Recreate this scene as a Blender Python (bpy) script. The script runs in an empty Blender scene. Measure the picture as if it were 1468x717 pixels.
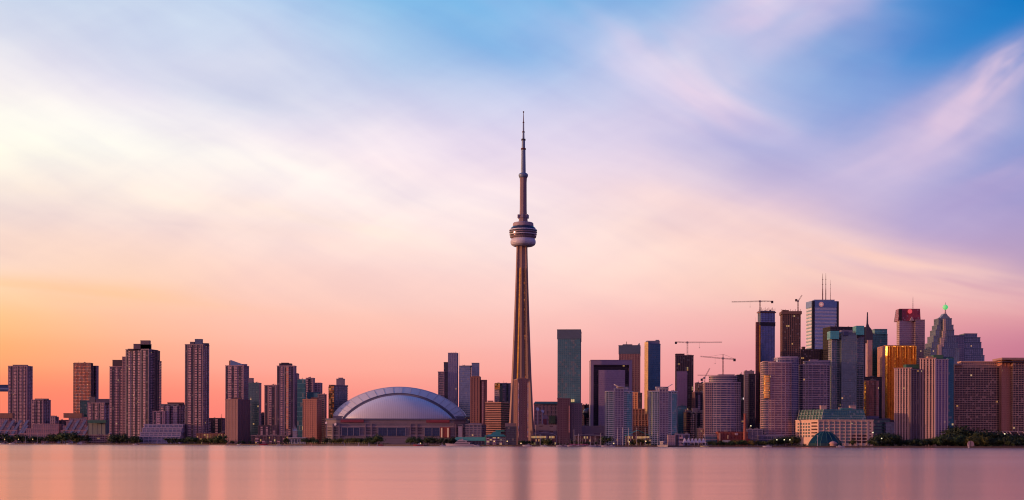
import bpy, bmesh, math, random
from mathutils import Vector, Matrix
random.seed(7)
R = math.radians
SC = bpy.context.scene
COL = SC.collection

# ------------------------------------------------------------------ camera
FPX, HX, HY, CAMH, ROLL = 1894.0, 734.0, 637.0, 3.2, R(0.17)
cam_d = bpy.data.cameras.new('camera'); cam = bpy.data.objects.new('camera', cam_d); COL.objects.link(cam)
cam_d.sensor_fit = 'HORIZONTAL'; cam_d.sensor_width = 36.0
cam_d.lens = 36.0*FPX/1468.0
cam_d.shift_y = (HY-358.5)/1468.0
cam_d.clip_start = 0.5; cam_d.clip_end = 90000
cam.matrix_world = Matrix.Translation((0, 0, CAMH)) @ Matrix.Rotation(R(90), 4, 'X') @ Matrix.Rotation(ROLL, 4, 'Z')
SC.camera = cam

# ------------------------------------------------------------------ view
SC.view_settings.view_transform = 'Standard'; SC.view_settings.look = 'None'
SC.view_settings.exposure = 0.0; SC.view_settings.gamma = 1.0
SC.render.engine = 'CYCLES'
SC.cycles.max_bounces = 6; SC.cycles.glossy_bounces = 3; SC.cycles.diffuse_bounces = 3
SC.cycles.pixel_filter_type = 'BLACKMAN_HARRIS'; SC.cycles.filter_width = 1.1
SC.cycles.use_denoising = True; SC.cycles.caustics_reflective = False; SC.cycles.caustics_refractive = False
SC.cycles.sample_clamp_indirect = 4.0

SUN_AZ, SUN_EL = -99.0, 5.0     # degrees from the view direction: low on the left, grazing the fronts

# ------------------------------------------------------------------ node helpers
def s2l(c):
    return tuple((v/255.0/12.92 if v/255.0 <= 0.04045 else ((v/255.0+0.055)/1.055)**2.4) for v in c)
class NT:
    def __init__(s, tree): s.t = tree
    def n(s, kind, **kw):
        x = s.t.nodes.new(kind)
        for k, v in kw.items(): setattr(x, k, v)
        return x
    def put(s, sock, v):
        if hasattr(v, 'links') or isinstance(v, bpy.types.NodeSocket): s.t.links.new(v, sock)
        else: sock.default_value = v
    def m(s, op, a, b=0.0, c=0.0, clamp=False):
        x = s.n('ShaderNodeMath', operation=op, use_clamp=clamp)
        s.put(x.inputs[0], a); s.put(x.inputs[1], b); s.put(x.inputs[2], c)
        return x.outputs[0]
    def mix(s, f, a, b, blend='MIX'):
        x = s.n('ShaderNodeMix', data_type='RGBA', blend_type=blend)
        s.put(x.inputs[0], f)
        for sk, v in ((x.inputs[6], a), (x.inputs[7], b)):
            if isinstance(v, (tuple, list)): sk.default_value = (*v[:3], 1)
            else: s.put(sk, v)
        return x.outputs[2]
    def xyz(s, a, b, c=0.0):
        x = s.n('ShaderNodeCombineXYZ')
        s.put(x.inputs[0], a); s.put(x.inputs[1], b); s.put(x.inputs[2], c)
        return x.outputs[0]
    def sep(s, v):
        x = s.n('ShaderNodeSeparateXYZ'); s.put(x.inputs[0], v); return x.outputs
    def smooth(s, v, a, b):
        x = s.n('ShaderNodeMapRange', interpolation_type='SMOOTHSTEP')
        s.put(x.inputs[0], v); x.inputs[1].default_value = a; x.inputs[2].default_value = b
        return x.outputs[0]
    def noise(s, vec, scale, detail=2.0, rough=0.5, dist=0.0):
        x = s.n('ShaderNodeTexNoise'); s.put(x.inputs['Vector'], vec)
        x.inputs['Scale'].default_value = scale; x.inputs['Detail'].default_value = detail
        x.inputs['Roughness'].default_value = rough; x.inputs['Distortion'].default_value = dist
        return x
    def white(s, vec):
        x = s.n('ShaderNodeTexWhiteNoise', noise_dimensions='3D'); s.put(x.inputs['Vector'], vec); return x

# ------------------------------------------------------------------ world: dusk sky by direction (azimuth, elevation)
w = bpy.data.worlds.new('World'); SC.world = w; w.use_nodes = True
W = NT(w.node_tree); w.node_tree.nodes.clear()
tc = W.n('ShaderNodeTexCoord')
dx, dy, dz = W.sep(tc.outputs['Generated'])[0:3]
az0 = W.m('MULTIPLY', W.m('ARCTAN2', dx, dy), 180/math.pi)
hyp = W.m('SQRT', W.m('ADD', W.m('MULTIPLY', dx, dx), W.m('MULTIPLY', dy, dy)))
el0 = W.m('MULTIPLY', W.m('ARCTAN2', dz, hyp), 180/math.pi)
# soft warping so that bands of colour drift like high thin cloud
wn = W.noise(W.xyz(W.m('MULTIPLY', az0, 0.055), W.m('MULTIPLY', el0, 0.14), 3.1), 1.0, 2.5, 0.5)
wo = W.sep(wn.outputs['Color'])
high = W.smooth(el0, 3.0, 10.0)
az = W.m('ADD', az0, W.m('MULTIPLY', W.m('MULTIPLY', W.m('SUBTRACT', wo[0], 0.5), 6.0), high))
el = W.m('ADD', el0, W.m('MULTIPLY', W.m('MULTIPLY', W.m('SUBTRACT', wo[1], 0.5), 2.4), high))
def eldeg(y): return math.degrees(math.atan((637-y)/FPX))
def azdeg(x): return math.degrees(math.atan((x-734)/FPX))
SPAN = 45.0
cols = {}
def colpx(x, rows): cols[azdeg(x)] = [(eldeg(y+16 if 370 <= y <= 530 else y), (c[0], c[1]+1, c[2]-2) if (y >= 380 and x > 500) else c) for y, c in rows]
colpx(-10, [(600,(255,128,104)),(560,(255,140,104)),(520,(255,162,110)),(480,(255,184,124)),(440,(255,203,152)),(400,(253,214,190)),(350,(246,216,204)),(290,(245,228,220)),(220,(255,251,236)),(150,(247,240,240)),(90,(224,226,238)),(0,(182,205,233)),(-150,(120,165,215))])
colpx(184,[(600,(255,128,112)),(560,(255,142,118)),(520,(255,160,130)),(480,(255,180,146)),(440,(255,196,166)),(400,(253,210,186)),(340,(248,220,212)),(270,(254,240,230)),(210,(255,250,244)),(150,(238,232,242)),(90,(206,213,236)),(0,(186,205,233)),(-150,(100,155,215))])
colpx(367,[(600,(252,132,122)),(560,(254,148,132)),(520,(255,164,148)),(480,(255,182,164)),(430,(254,200,184)),(370,(252,216,206)),(300,(252,232,228)),(245,(255,243,240)),(200,(238,228,240)),(150,(216,217,236)),(90,(204,212,236)),(0,(172,202,236)),(-150,(90,150,215))])
colpx(550,[(600,(248,138,134)),(560,(251,150,142)),(520,(253,166,154)),(480,(253,182,170)),(430,(253,200,190)),(370,(251,216,210)),(300,(252,234,232)),(240,(248,230,238)),(180,(231,222,238)),(110,(186,203,234)),(0,(132,186,230)),(-150,(60,135,210))])
colpx(734,[(600,(240,142,142)),(560,(246,152,150)),(520,(249,164,160)),(480,(250,180,176)),(430,(251,198,194)),(370,(252,216,212)),(310,(250,228,230)),(250,(238,220,234)),(180,(216,210,236)),(90,(152,184,230)),(0,(104,172,226)),(-150,(40,120,205))])
colpx(917,[(600,(232,138,144)),(560,(238,148,152)),(520,(242,158,160)),(480,(244,172,174)),(430,(248,192,190)),(380,(252,212,206)),(330,(252,222,216)),(280,(245,220,226)),(220,(220,206,230)),(160,(196,194,228)),(90,(166,190,230)),(0,(122,174,226)),(-150,(30,110,200))])
colpx(1100,[(600,(216,126,142)),(560,(224,136,150)),(520,(230,146,156)),(480,(236,160,166)),(430,(246,186,182)),(385,(252,208,196)),(340,(247,208,206)),(290,(214,192,216)),(230,(170,174,218)),(160,(160,178,224)),(90,(166,184,226)),(0,(150,180,226)),(-150,(30,105,195))])
colpx(1300,[(600,(192,106,138)),(560,(204,116,144)),(520,(214,128,150)),(480,(222,142,158)),(430,(238,170,174)),(395,(226,168,182)),(350,(190,166,204)),(280,(168,164,212)),(200,(140,154,212)),(130,(92,146,212)),(70,(40,132,206)),(0,(60,138,208)),(-150,(10,95,185))])
colpx(1480,[(600,(172,94,134)),(560,(184,104,138)),(520,(194,114,144)),(480,(204,126,152)),(435,(220,152,168)),(390,(186,150,186)),(330,(162,152,202)),(260,(120,142,204)),(190,(104,142,206)),(120,(50,126,202)),(50,(4,118,196)),(0,(6,116,194)),(-150,(5,85,175))])
# outside the frame: sunset to the left, blue dusk to the right and behind
SIDE = {
 -38: [(0,(255,150,80)),(4,(255,180,90)),(9,(255,215,150)),(16,(255,235,210)),(28,(190,200,230)),(45,(90,130,190))],
 -70: [(0,(255,170,70)),(4,(255,200,100)),(9,(255,215,150)),(16,(235,210,200)),(28,(150,165,205)),(45,(70,110,170))],
 -110:[(0,(255,160,110)),(6,(252,172,136)),(14,(232,172,168)),(28,(150,150,190)),(45,(90,112,170))],
 -150:[(0,(216,142,146)),(6,(214,148,160)),(14,(186,146,174)),(28,(132,128,180)),(45,(90,98,162))],
  45: [(0,(140,88,130)),(5,(150,104,140)),(10,(140,116,166)),(18,(40,96,166)),(30,(16,70,140)),(45,(16,56,120))],
  90: [(0,(132,88,124)),(6,(136,98,142)),(14,(104,108,168)),(28,(66,98,164)),(45,(46,78,142))],
  150:[(0,(186,118,146)),(6,(184,126,164)),(14,(156,126,182)),(28,(106,112,180)),(45,(70,88,162))],
}
for a, rows in SIDE.items(): cols[float(a)] = rows
keys = sorted(cols)
tpos = W.m('DIVIDE', W.m('ADD', el, 3.0), SPAN+3.0, clamp=True)
def ramp(rows):
    r = W.n('ShaderNodeValToRGB'); cr = r.color_ramp; cr.interpolation = 'B_SPLINE' if len(rows) > 99 else 'EASE'
    cr.interpolation = 'CARDINAL' if len(rows) > 8 else 'EASE'
    rows = sorted(rows, key=lambda q: q[0])
    while len(cr.elements) < len(rows): cr.elements.new(0.5)
    for e, (d, c) in zip(cr.elements, rows):
        e.position = (d+3.0)/(SPAN+3.0)
    for e, (d, c) in zip(cr.elements, rows): e.color = (*s2l(c), 1)
    W.put(r.inputs[0], tpos); return r.outputs[0]
first = ramp(cols[-150.0]); cur = first
full = [k for k in keys if k != -150.0]
prev = -150.0
for k in full:
    x = W.n('ShaderNodeMapRange', interpolation_type='LINEAR'); W.put(x.inputs[0], az)
    x.inputs[1].default_value = prev; x.inputs[2].default_value = k
    cur = W.mix(x.outputs[0], cur, ramp(cols[k])); prev = k
# wisps of cirrus: elongated lobes, each at its own azimuth / elevation
def wisp(cur, x, y, L, Wd, ang, col, amt):
    ca, ce = azdeg(x), eldeg(y); L = L/FPX*57.3; Wd = Wd/FPX*57.3
    a = W.m('SUBTRACT', az, ca); e = W.m('SUBTRACT', el, ce); c, s_ = math.cos(R(ang)), math.sin(R(ang))
    p = W.m('DIVIDE', W.m('ADD', W.m('MULTIPLY', a, c), W.m('MULTIPLY', e, s_)), L)
    q = W.m('DIVIDE', W.m('SUBTRACT', W.m('MULTIPLY', e, c), W.m('MULTIPLY', a, s_)), Wd)
    d = W.m('ADD', W.m('MULTIPLY', p, p), W.m('MULTIPLY', q, q))
    g = W.m('EXPONENT', W.m('MULTIPLY', d, -1.0))
    nz = W.noise(W.xyz(W.m('MULTIPLY', p, 0.8), W.m('MULTIPLY', q, 0.9), x*0.01), 1.0, 2.0, 0.45)
    f = W.m('MULTIPLY', g, W.m('MULTIPLY', W.smooth(nz.outputs[0], 0.12, 0.72), amt), clamp=True)
    return W.mix(f, cur, s2l(col))
for args in [
    (1140, 36, 140, 50, 6, (226,204,230), 1.15), (1240, 15, 90, 40, 20, (170,168,216), .7),
    (985, 142, 125, 44, -26, (246,220,234), 1.3), (880, 105, 130, 40, -28, (216,208,236), .9),
    (1070, 195, 110, 36, -30, (186,180,222), .8),
    (1425, 155, 80, 24, 28, (228,200,222), 1.25), (1340, 206, 100, 32, 24, (222,196,222), 1.2), (1250, 245, 140, 44, 16, (204,186,220), 1.1),
    (1450, 260, 90, 34, 26, (184,166,210), .9), (1400, 320, 120, 40, 5, (174,158,206), .7),
    (1080, 335, 210, 36, -13, (250,216,212), .9), (1300, 392, 190, 20, -13, (254,208,194), 1.1),
    (1230, 150, 90, 34, 40, (128,156,216), .6), (640, 300, 200, 50, -8, (252,232,234), .5),
    (770, 60, 140, 30, -30, (160,188,232), .6), (660, 24, 150, 40, -22, (112,176,230), .7),
    (130, 222, 240, 46, -6, (255,251,242), .8), (430, 255, 180, 26, -14, (255,246,242), .7),
    (330, 150, 200, 26, -14, (204,210,232), .6), (150, 300, 200, 12, -6, (252,232,216), .6),
    (520, 335, 220, 12, -9, (255,230,216), .6), (260, 335, 190, 12, -5, (238,214,210), .5),
    (80, 430, 220, 14, -3, (255,196,140), .6), (600, 375, 240, 12, -8, (255,222,212), .5),
    (1200, 400, 220, 16, -13, (254,208,192), .7)]:
    cur = wisp(cur, *args)
# fine streaks, two directions, gentle
for ang, off, amp in ((-24, 1.7, 0.15), (26, 9.2, 0.09), (-8, 4.4, 0.08)):
    c, s_ = math.cos(R(ang)), math.sin(R(ang))
    p = W.m('ADD', W.m('MULTIPLY', az, c), W.m('MULTIPLY', el, s_)); q = W.m('SUBTRACT', W.m('MULTIPLY', el, c), W.m('MULTIPLY', az, s_))
    nz = W.noise(W.xyz(W.m('MULTIPLY', p, 0.09), W.m('MULTIPLY', q, 0.55), off), 1.0, 3.5, 0.55)
    gain = W.m('ADD', 1.0, W.m('MULTIPLY', W.m('MULTIPLY', W.m('SUBTRACT', nz.outputs[0], 0.5), amp*2), high))
    cur = W.mix(1.0, cur, W.xyz(gain, gain, W.m('ADD', 1.0, W.m('MULTIPLY', W.m('SUBTRACT', gain, 1.0), 0.4))), 'MULTIPLY')
# glow round the setting sun, outside the frame
sv = (math.sin(R(SUN_AZ))*math.cos(R(SUN_EL)), math.cos(R(SUN_AZ))*math.cos(R(SUN_EL)), math.sin(R(SUN_EL)))
dt = W.m('ADD', W.m('ADD', W.m('MULTIPLY', dx, sv[0]), W.m('MULTIPLY', dy, sv[1])), W.m('MULTIPLY', dz, sv[2]))
gl = W.m('POWER', W.m('MAXIMUM', dt, 0.0), 28.0)
cur = W.mix(1.0, cur, W.mix(gl, (0,0,0), (3.4,1.45,0.30)), 'ADD')
bg = W.n('ShaderNodeBackground'); W.put(bg.inputs[0], cur); bg.inputs[1].default_value = 1.0
sky = W.n('ShaderNodeTexSky', sky_type='NISHITA'); sky.sun_disc = False
sky.sun_elevation = R(SUN_EL); sky.sun_rotation = R(SUN_AZ); sky.air_density = 1.0
bg2 = W.n('ShaderNodeBackground'); W.put(bg2.inputs[0], sky.outputs[0]); bg2.inputs[1].default_value = 0.006
ad = W.n('ShaderNodeAddShader'); W.put(ad.inputs[0], bg.outputs[0]); W.put(ad.inputs[1], bg2.outputs[0])
out = W.n('ShaderNodeOutputWorld'); W.put(out.inputs[0], ad.outputs[0])
w.cycles.sampling_method = 'MANUAL'; w.cycles.sample_map_resolution = 1024

# ------------------------------------------------------------------ sun lamp
sl = bpy.data.lights.new('sun', 'SUN'); sl.energy = 2.4; sl.color = (1.0, 0.50, 0.27); sl.angle = R(0.6)
so = bpy.data.objects.new('sun', sl); COL.objects.link(so); so.location = (-3000, 1500, 900)
so.rotation_euler = Vector((-sv[0], -sv[1], -sv[2])).to_track_quat('-Z', 'Y').to_euler()

# ------------------------------------------------------------------ materials
MATS = {}
def mat_plain(name, rgb, rough=0.7, metal=0.0, vary=0.25, scale=0.15, emit=None, es=1.0):
    key = ('p', name)
    if key in MATS: return MATS[key]
    m = bpy.data.materials.new(name); m.use_nodes = True; N = NT(m.node_tree); b = m.node_tree.nodes['Principled BSDF']
    g = N.n('ShaderNodeTexCoord'); nz = N.noise(g.outputs['Object'], scale, 4.0, 0.6)
    f = N.m('ADD', 1.0-vary, N.m('MULTIPLY', nz.outputs[0], vary*2))
    N.put(b.inputs['Base Color'], N.mix(1.0, rgb, N.xyz(f, f, f), 'MULTIPLY'))
    b.inputs['Roughness'].default_value = rough; b.inputs['Metallic'].default_value = metal
    if emit:
        b.inputs['Emission Color'].default_value = (*emit, 1); b.inputs['Emission Strength'].default_value = es
    MATS[key] = m; return m
def mat_emit(name, rgb, s):
    return mat_plain(name, (0.3,0.3,0.3), 0.6, 0, 0.1, 1, emit=rgb, es=s)
def mat_win(wall, glass, fu=.8, fv=.6, lit=.0015, metal=.55, rough=.16, jit=.025, wallr=.75, blind=.07):
    """windowed wall: UV counts bays and storeys; every window differs in tint, blinds, tilt of its glass"""
    key = ('w', wall, glass, fu, fv, lit, metal, rough, jit, blind)
    if key in MATS: return MATS[key]
    m = bpy.data.materials.new('windowed_wall'); m.use_nodes = True; N = NT(m.node_tree); b = m.node_tree.nodes['Principled BSDF']
    uv = N.n('ShaderNodeUVMap'); u, v = N.sep(uv.outputs[0])[0:2]
    fu_ = N.m('FRACT', u); fv_ = N.m('FRACT', v); oi = N.n('ShaderNodeObjectInfo'); cell = N.xyz(N.m('FLOOR', u), N.m('FLOOR', v), N.m('MULTIPLY', oi.outputs['Random'], 97.0))
    rnd = N.white(cell); r1, r2, r3 = N.sep(rnd.outputs['Color'])[0:3]
    inu = N.m('MULTIPLY', N.m('GREATER_THAN', fu_, (1-fu)/2), N.m('LESS_THAN', fu_, (1+fu)/2))
    inv = N.m('MULTIPLY', N.m('GREATER_THAN', fv_, (1-fv)*.6), N.m('LESS_THAN', fv_, (1-fv)*.6+fv))
    isw = N.m('MULTIPLY', inu, inv)
    g = N.n('ShaderNodeTexCoord'); big = N.noise(g.outputs['Object'], 0.035, 3.0, 0.6); sm = N.noise(g.outputs['Object'], 0.4, 3.0, 0.6)
    f = N.m('ADD', 0.62, N.m('MULTIPLY', N.m('ADD', big.outputs[0], N.m('MULTIPLY', sm.outputs[0], 0.4)), 0.55))
    wc = N.mix(1.0, wall, N.xyz(f, f, f), 'MULTIPLY')
    gf = N.m('ADD', 0.5, N.m('MULTIPLY', N.m('ADD', N.m('MULTIPLY', r1, .35), N.m('MULTIPLY', big.outputs[0], .9)), .7))
    gc = N.mix(1.0, glass, N.xyz(gf, gf, gf), 'MULTIPLY')
    gc = N.mix(N.m('MULTIPLY', N.m('GREATER_THAN', r2, 1-blind), 0.6), gc, tuple(.5*q+.22 for q in wall))
    N.put(b.inputs['Base Color'], N.mix(isw, wc, gc))
    N.put(b.inputs['Metallic'], N.m('MULTIPLY', isw, metal))
    N.put(b.inputs['Roughness'], N.m('ADD', N.m('MULTIPLY', isw, rough-wallr), wallr))
    geo = N.n('ShaderNodeNewGeometry')
    jv = N.n('ShaderNodeVectorMath', operation='MULTIPLY_ADD'); sub = N.n('ShaderNodeVectorMath', operation='SUBTRACT')
    N.put(sub.inputs[0], rnd.outputs['Color']); sub.inputs[1].default_value = (.5,.5,.5)
    N.put(jv.inputs[0], sub.outputs[0]); jv.inputs[1].default_value = (jit*1.2, jit*1.2, jit); N.put(jv.inputs[2], geo.outputs['Normal'])
    nn = N.n('ShaderNodeVectorMath', operation='NORMALIZE'); N.put(nn.inputs[0], jv.outputs[0])
    N.put(b.inputs['Normal'], nn.outputs[0])
    if lit > 0:
        on = N.m('MULTIPLY', isw, N.m('GREATER_THAN', r3, 1-lit))
        N.put(b.inputs['Emission Color'], N.mix(r1, (1.0,.42,.12), (1.0,.68,.32))); N.put(b.inputs['Emission Strength'], N.m('MULTIPLY', on, 0.4))
    MATS[key] = m; return m
def C_(name, rgb, **k): return mat_plain(name, rgb, **k)

# ------------------------------------------------------------------ geometry helpers
def pt(px, py, Y):
    a, b = (px-HX)/FPX, (HY-py)/FPX
    return Vector(((a*math.cos(ROLL)-b*math.sin(ROLL))*Y, Y, CAMH+(a*math.sin(ROLL)+b*math.cos(ROLL))*Y))
def X_(px, Y, py=600): return pt(px, py, Y).x
def Z_(px, py, Y): return pt(px, py, Y).z
GZ = 1.8     # level of the quays and the city ground
def new_ob(name, bm, mats, parent=None, loc=None, smooth=False):
    me = bpy.data.meshes.new(name); bm.normal_update(); bm.to_mesh(me); bm.free()
    for m in (mats if isinstance(mats, (list, tuple)) else [mats]): me.materials.append(m)
    if smooth:
        for p in me.polygons: p.use_smooth = True
    o = bpy.data.objects.new(name, me); COL.objects.link(o)
    if parent: o.parent = parent
    if loc: o.location = loc
    return o
def dup(name, src, parent, loc):
    o = bpy.data.objects.new(name, src.data); COL.objects.link(o); o.parent = parent; o.location = loc; o.rotation_euler = src.rotation_euler
    return o
def thing(name, label, cat, loc=(0,0,0), group=None, rz=0):
    o = bpy.data.objects.new(name, None); COL.objects.link(o); o.location = loc; o.rotation_euler = (0,0,rz)
    o['label'] = label; o['category'] = cat
    if group: o['group'] = group
    return o
def box(bm, x0, x1, y0, y1, z0, z1, M=None, mi=0):
    vs = [bm.verts.new(Vector(p)) for p in ((x0,y0,z0),(x1,y0,z0),(x1,y1,z0),(x0,y1,z0),(x0,y0,z1),(x1,y0,z1),(x1,y1,z1),(x0,y1,z1))]
    if M is not None:
        for v in vs: v.co = M @ v.co
    for q in ((0,3,2,1),(4,5,6,7),(0,1,5,4),(1,2,6,5),(2,3,7,6),(3,0,4,7)):
        f = bm.faces.new([vs[i] for i in q]); f.material_index = mi
def bar(bm, a, b, w, mi=0):
    a, b = Vector(a), Vector(b); d = b-a; L = d.length
    if L < 1e-6: return
    q = d.to_track_quat('Z', 'Y').to_matrix().to_4x4()
    box(bm, -w/2, w/2, -w/2, w/2, 0, L, Matrix.Translation(a) @ q, mi)
def prism(bm, pts, z0, z1, pts2=None, mi=0, top=0, bay=None, fh=None, cap=True):
    n = len(pts); pts2 = pts2 or pts
    lo = [bm.verts.new((p[0], p[1], z0)) for p in pts]; hi = [bm.verts.new((p[0], p[1], z1)) for p in pts2]
    uvl = bm.loops.layers.uv.verify(); u = 0.0
    for i in range(n):
        j = (i+1) % n; f = bm.faces.new((lo[i], lo[j], hi[j], hi[i])); f.material_index = mi
        L = math.hypot(pts[j][0]-pts[i][0], pts[j][1]-pts[i][1])
        if bay:
            k = max(1, round(L/bay)); vv = (z1-z0)/fh
            for lp, c in zip(f.loops, ((u,0),(u+k,0),(u+k,vv),(u,vv))): lp[uvl].uv = c
            u += k
    if cap:
        f = bm.faces.new(hi); f.material_index = top
        f = bm.faces.new(list(reversed(lo))); f.material_index = top
def lathe(bm, prof, n=32, cx=0, cy=0, mi=0, sx=1, sy=1):
    rings = []
    for r, z in prof:
        rings.append([bm.verts.new((cx+sx*r*math.cos(2*math.pi*i/n), cy+sy*r*math.sin(2*math.pi*i/n), z)) for i in range(n)])
    for a, b in zip(rings, rings[1:]):
        for i in range(n):
            f = bm.faces.new((a[i], a[(i+1)%n], b[(i+1)%n], b[i])); f.material_index = mi
    bm.faces.new(rings[-1]); bm.faces.new(list(reversed(rings[0])))
def offset(pts, d):
    n = len(pts); res = []
    for i in range(n):
        p0, p1, p2 = Vector(pts[i-1]), Vector(pts[i]), Vector(pts[(i+1)%n])
        e1 = (p1-p0).normalized(); e2 = (p2-p1).normalized()
        n1 = Vector((e1.y, -e1.x)); n2 = Vector((e2.y, -e2.x))
        k = 1.0+n1.dot(n2); m = (n1+n2)/max(k, .35)
        q = p1+m*d; res.append((q.x, q.y))
    return res
def F(xl, xc, xr, Y, al=8.0, dmax=75.0, depth=26.0):
    """footprint from the pixel columns of its left edge, near corner and right edge, at distance Y"""
    tl, tc_, tr = X_(xl,1), X_(xc,1), X_(xr,1); a = R(al); C = Vector((tc_*Y, Y))
    dl, dr = Vector((-math.cos(a), math.sin(a))), Vector((math.sin(a), math.cos(a)))
    def ln(den, num):
        if abs(num) < 1e-6 or den*num <= 0: return depth
        return min(max(num/den, 3.0), dmax)
    wl = ln(math.cos(a)+tl*math.sin(a), C.x-tl*Y) if xc > xl else depth
    wr = ln(math.sin(a)-tr*math.cos(a), tr*Y-C.x) if xr > xc else depth
    return [tuple(C), tuple(C+dr*wr), tuple(C+dr*wr+dl*wl), tuple(C+dl*wl)]
def FB(xl, xr, Y, depth=26.0):
    """square-on footprint"""
    a, b = X_(xl,1)*Y, X_(xr,1)*Y
    return [(a,Y),(b,Y),(b,Y+depth),(a,Y+depth)]
def FR(xl, xr, Y, ratio=.6, n=28, pw=2.6):
    a, b = X_(xl,1)*Y, X_(xr,1)*Y; rx = (b-a)/2; ry = rx*ratio; cx, cy = (a+b)/2, Y+ry; res = []
    for i in range(n):
        t = 2*math.pi*(i+.5)/n-math.pi/2; c, s = math.cos(t), math.sin(t)
        res.append((cx+rx*math.copysign(abs(c)**(2/pw), c), cy+ry*math.copysign(abs(s)**(2/pw), s)))
    return res
STY = dict(wall=(.2,.13,.16), glass=(.2,.22,.32), fu=.82, fv=.62, bay=3.2, fh=3.6, bh=1.0, out=.25, band=(.34,.23,.26), ps=9, pw=1.4, po=.45,
           pier=None, lit=.0025, metal=.55, rough=.16, jit=.02, roof=(.12,.1,.12), blind=.06, parapet=1.2, edges=None, bmax=90, cols=0)
CRND = random.Random(21)
def sty(**k): d = dict(STY); d.update(k); return d
def named(kind, rgb, rough=.75): return mat_plain('%s_%02x%02x%02x' % ((kind,)+tuple(int(255*c) for c in rgb)), rgb, rough)
def mass(p, fp, z0, z1, st, name='facade'):
    """one block of a building: facade with windows, a slab edge per storey, upright piers, parapet"""
    cx = sum(q[0] for q in fp)/len(fp); cy = sum(q[1] for q in fp)/len(fp)
    ox, oy, oz = p.location
    loc = [(q[0]-ox, q[1]-oy) for q in fp]
    bm = bmesh.new(); prism(bm, loc, z0-oz, z1-oz, mi=0, top=1, bay=st['bay'], fh=st['fh'])
    wm = mat_win(st['wall'], st['glass'], st['fu'], st['fv'], st['lit'], st['metal'], st['rough'], st['jit'], blind=st['blind'])
    f = new_ob(name, bm, [wm, named('roof', st['roof'])], p)
    bmat = named('concrete', st['band'])
    n = int((z1-z0-1)/st['fh']); step = 1
    if n > st['bmax']: step = 2
    src = None
    if st['out'] > 0:
        for i in range(1, n+1, step):
            z = z0-oz+i*st['fh']-st['bh']*.5
            if src is None:
                b = bmesh.new(); prism(b, offset(loc, st['out']), 0, st['bh']); src = new_ob(st.get('bname', 'floor_band'), b, bmat, p, (0,0,z))
            else: dup(st.get('bname', 'floor_band'), src, p, (0,0,z))
    if st['ps']:
        pm = named('concrete', st['pier'] or st['band']); k = 0
        for i in range(len(loc)):
            a, b = Vector(loc[i]), Vector(loc[(i+1)%len(loc)]); e = b-a; L = e.length; e.normalize(); nrm = Vector((e.y, -e.x))
            mid = (a+b)/2+Vector((ox, oy))
            if nrm.dot(-mid) <= 0 or L < st['pw']*1.5: continue
            m = max(1, round(L/st['ps'])); rot = math.atan2(e.y, e.x); src = None
            for j in range(m+1):
                if len(loc) > 6 and (j or i % max(1, round(st['ps']/max(L,.1)))): continue
                q = a+e*min(max(L*j/m, st['pw']/2), L-st['pw']/2); k += 1
                if k > 40: break
                if src is None:
                    bb = bmesh.new(); box(bb, -st['pw']/2, st['pw']/2, -st['po'], .2, 0, z1-z0-.05); src = new_ob('pier', bb, pm, p, (q.x, q.y, z0-oz)); src.rotation_euler = (0,0,rot)
                else: dup('pier', src, p, (q.x, q.y, z0-oz))
    if st['cols']:
        # projecting light bays and recess-dark glazed strips, floor to roof, that give the facade its upright rhythm
        lt = st.get('light', (.68,.39,.44)); lm = mat_win(lt, (.05,.04,.07), .94, .5, st['lit'], .3, .3, .03, blind=.12); dm = mat_win((.04,.03,.05), (.05,.05,.09), .9, .8, st['lit'], .5, .15, .05, blind=.08)
        for i in range(len(loc)):
            a, b = Vector(loc[i]), Vector(loc[(i+1)%len(loc)]); e = b-a; L = e.length; e.normalize(); nrm = Vector((e.y, -e.x))
            if nrm.dot(-((a+b)/2+Vector((ox, oy)))) <= .35*((a+b)/2+Vector((ox, oy))).length or L < 14: continue
            u = CRND.uniform(.5, 3); kind = CRND.random() < .5
            while u < L-4:
                w_ = CRND.uniform(3.4, 6.5)*(1 if kind else .7)
                if u+w_ > L-.6: w_ = L-.6-u
                if w_ < 1.5: break
                pr = 1.15 if kind else .62; q0 = a+e*u; q1 = a+e*(u+w_); zz = z1-z0-(CRND.choice([1.2,1.2,4.8,8.4]) if kind else .8)
                bb = bmesh.new(); prism(bb, [tuple(q0+nrm*pr), tuple(q1+nrm*pr), tuple(q1-nrm*.1), tuple(q0-nrm*.1)], 0, zz, bay=3.2, fh=st['fh'])
                o = new_ob('bay_window' if kind else 'glazed_strip', bb, [lm if kind else dm, bmat], p, (0,0,z0-oz))
                u += w_+CRND.choice([.3, 1.2, 2.6, 4.0]); kind = not kind
    if st['parapet']:
        b = bmesh.new(); prism(b, offset(loc, max(st['out'], st['po'] if st['ps'] else 0)+.12), z1-oz-.3, z1-oz+st['parapet']); new_ob('parapet', b, bmat, p)
    return f
def plantbox(p, fp, z0, z1, rgb=(.2,.15,.18), name='penthouse', sc=None):
    ox, oy, oz = p.location
    b = bmesh.new(); l = [(q[0]-ox, q[1]-oy) for q in fp]; prism(b, l, z0-oz, z1-oz)
    prism(b, offset(l, .35), z1-oz-.8, z1-oz+.25)
    # louvres and roof plant so that the box is not bare
    k = max(2, int((z1-z0)/1.4))
    for i in range(k-1): prism(b, offset(l, .12), z0-oz+.6+i*1.3, z0-oz+.95+i*1.3)
    o = new_ob(name, b, named('concrete', rgb), p); return o
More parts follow.
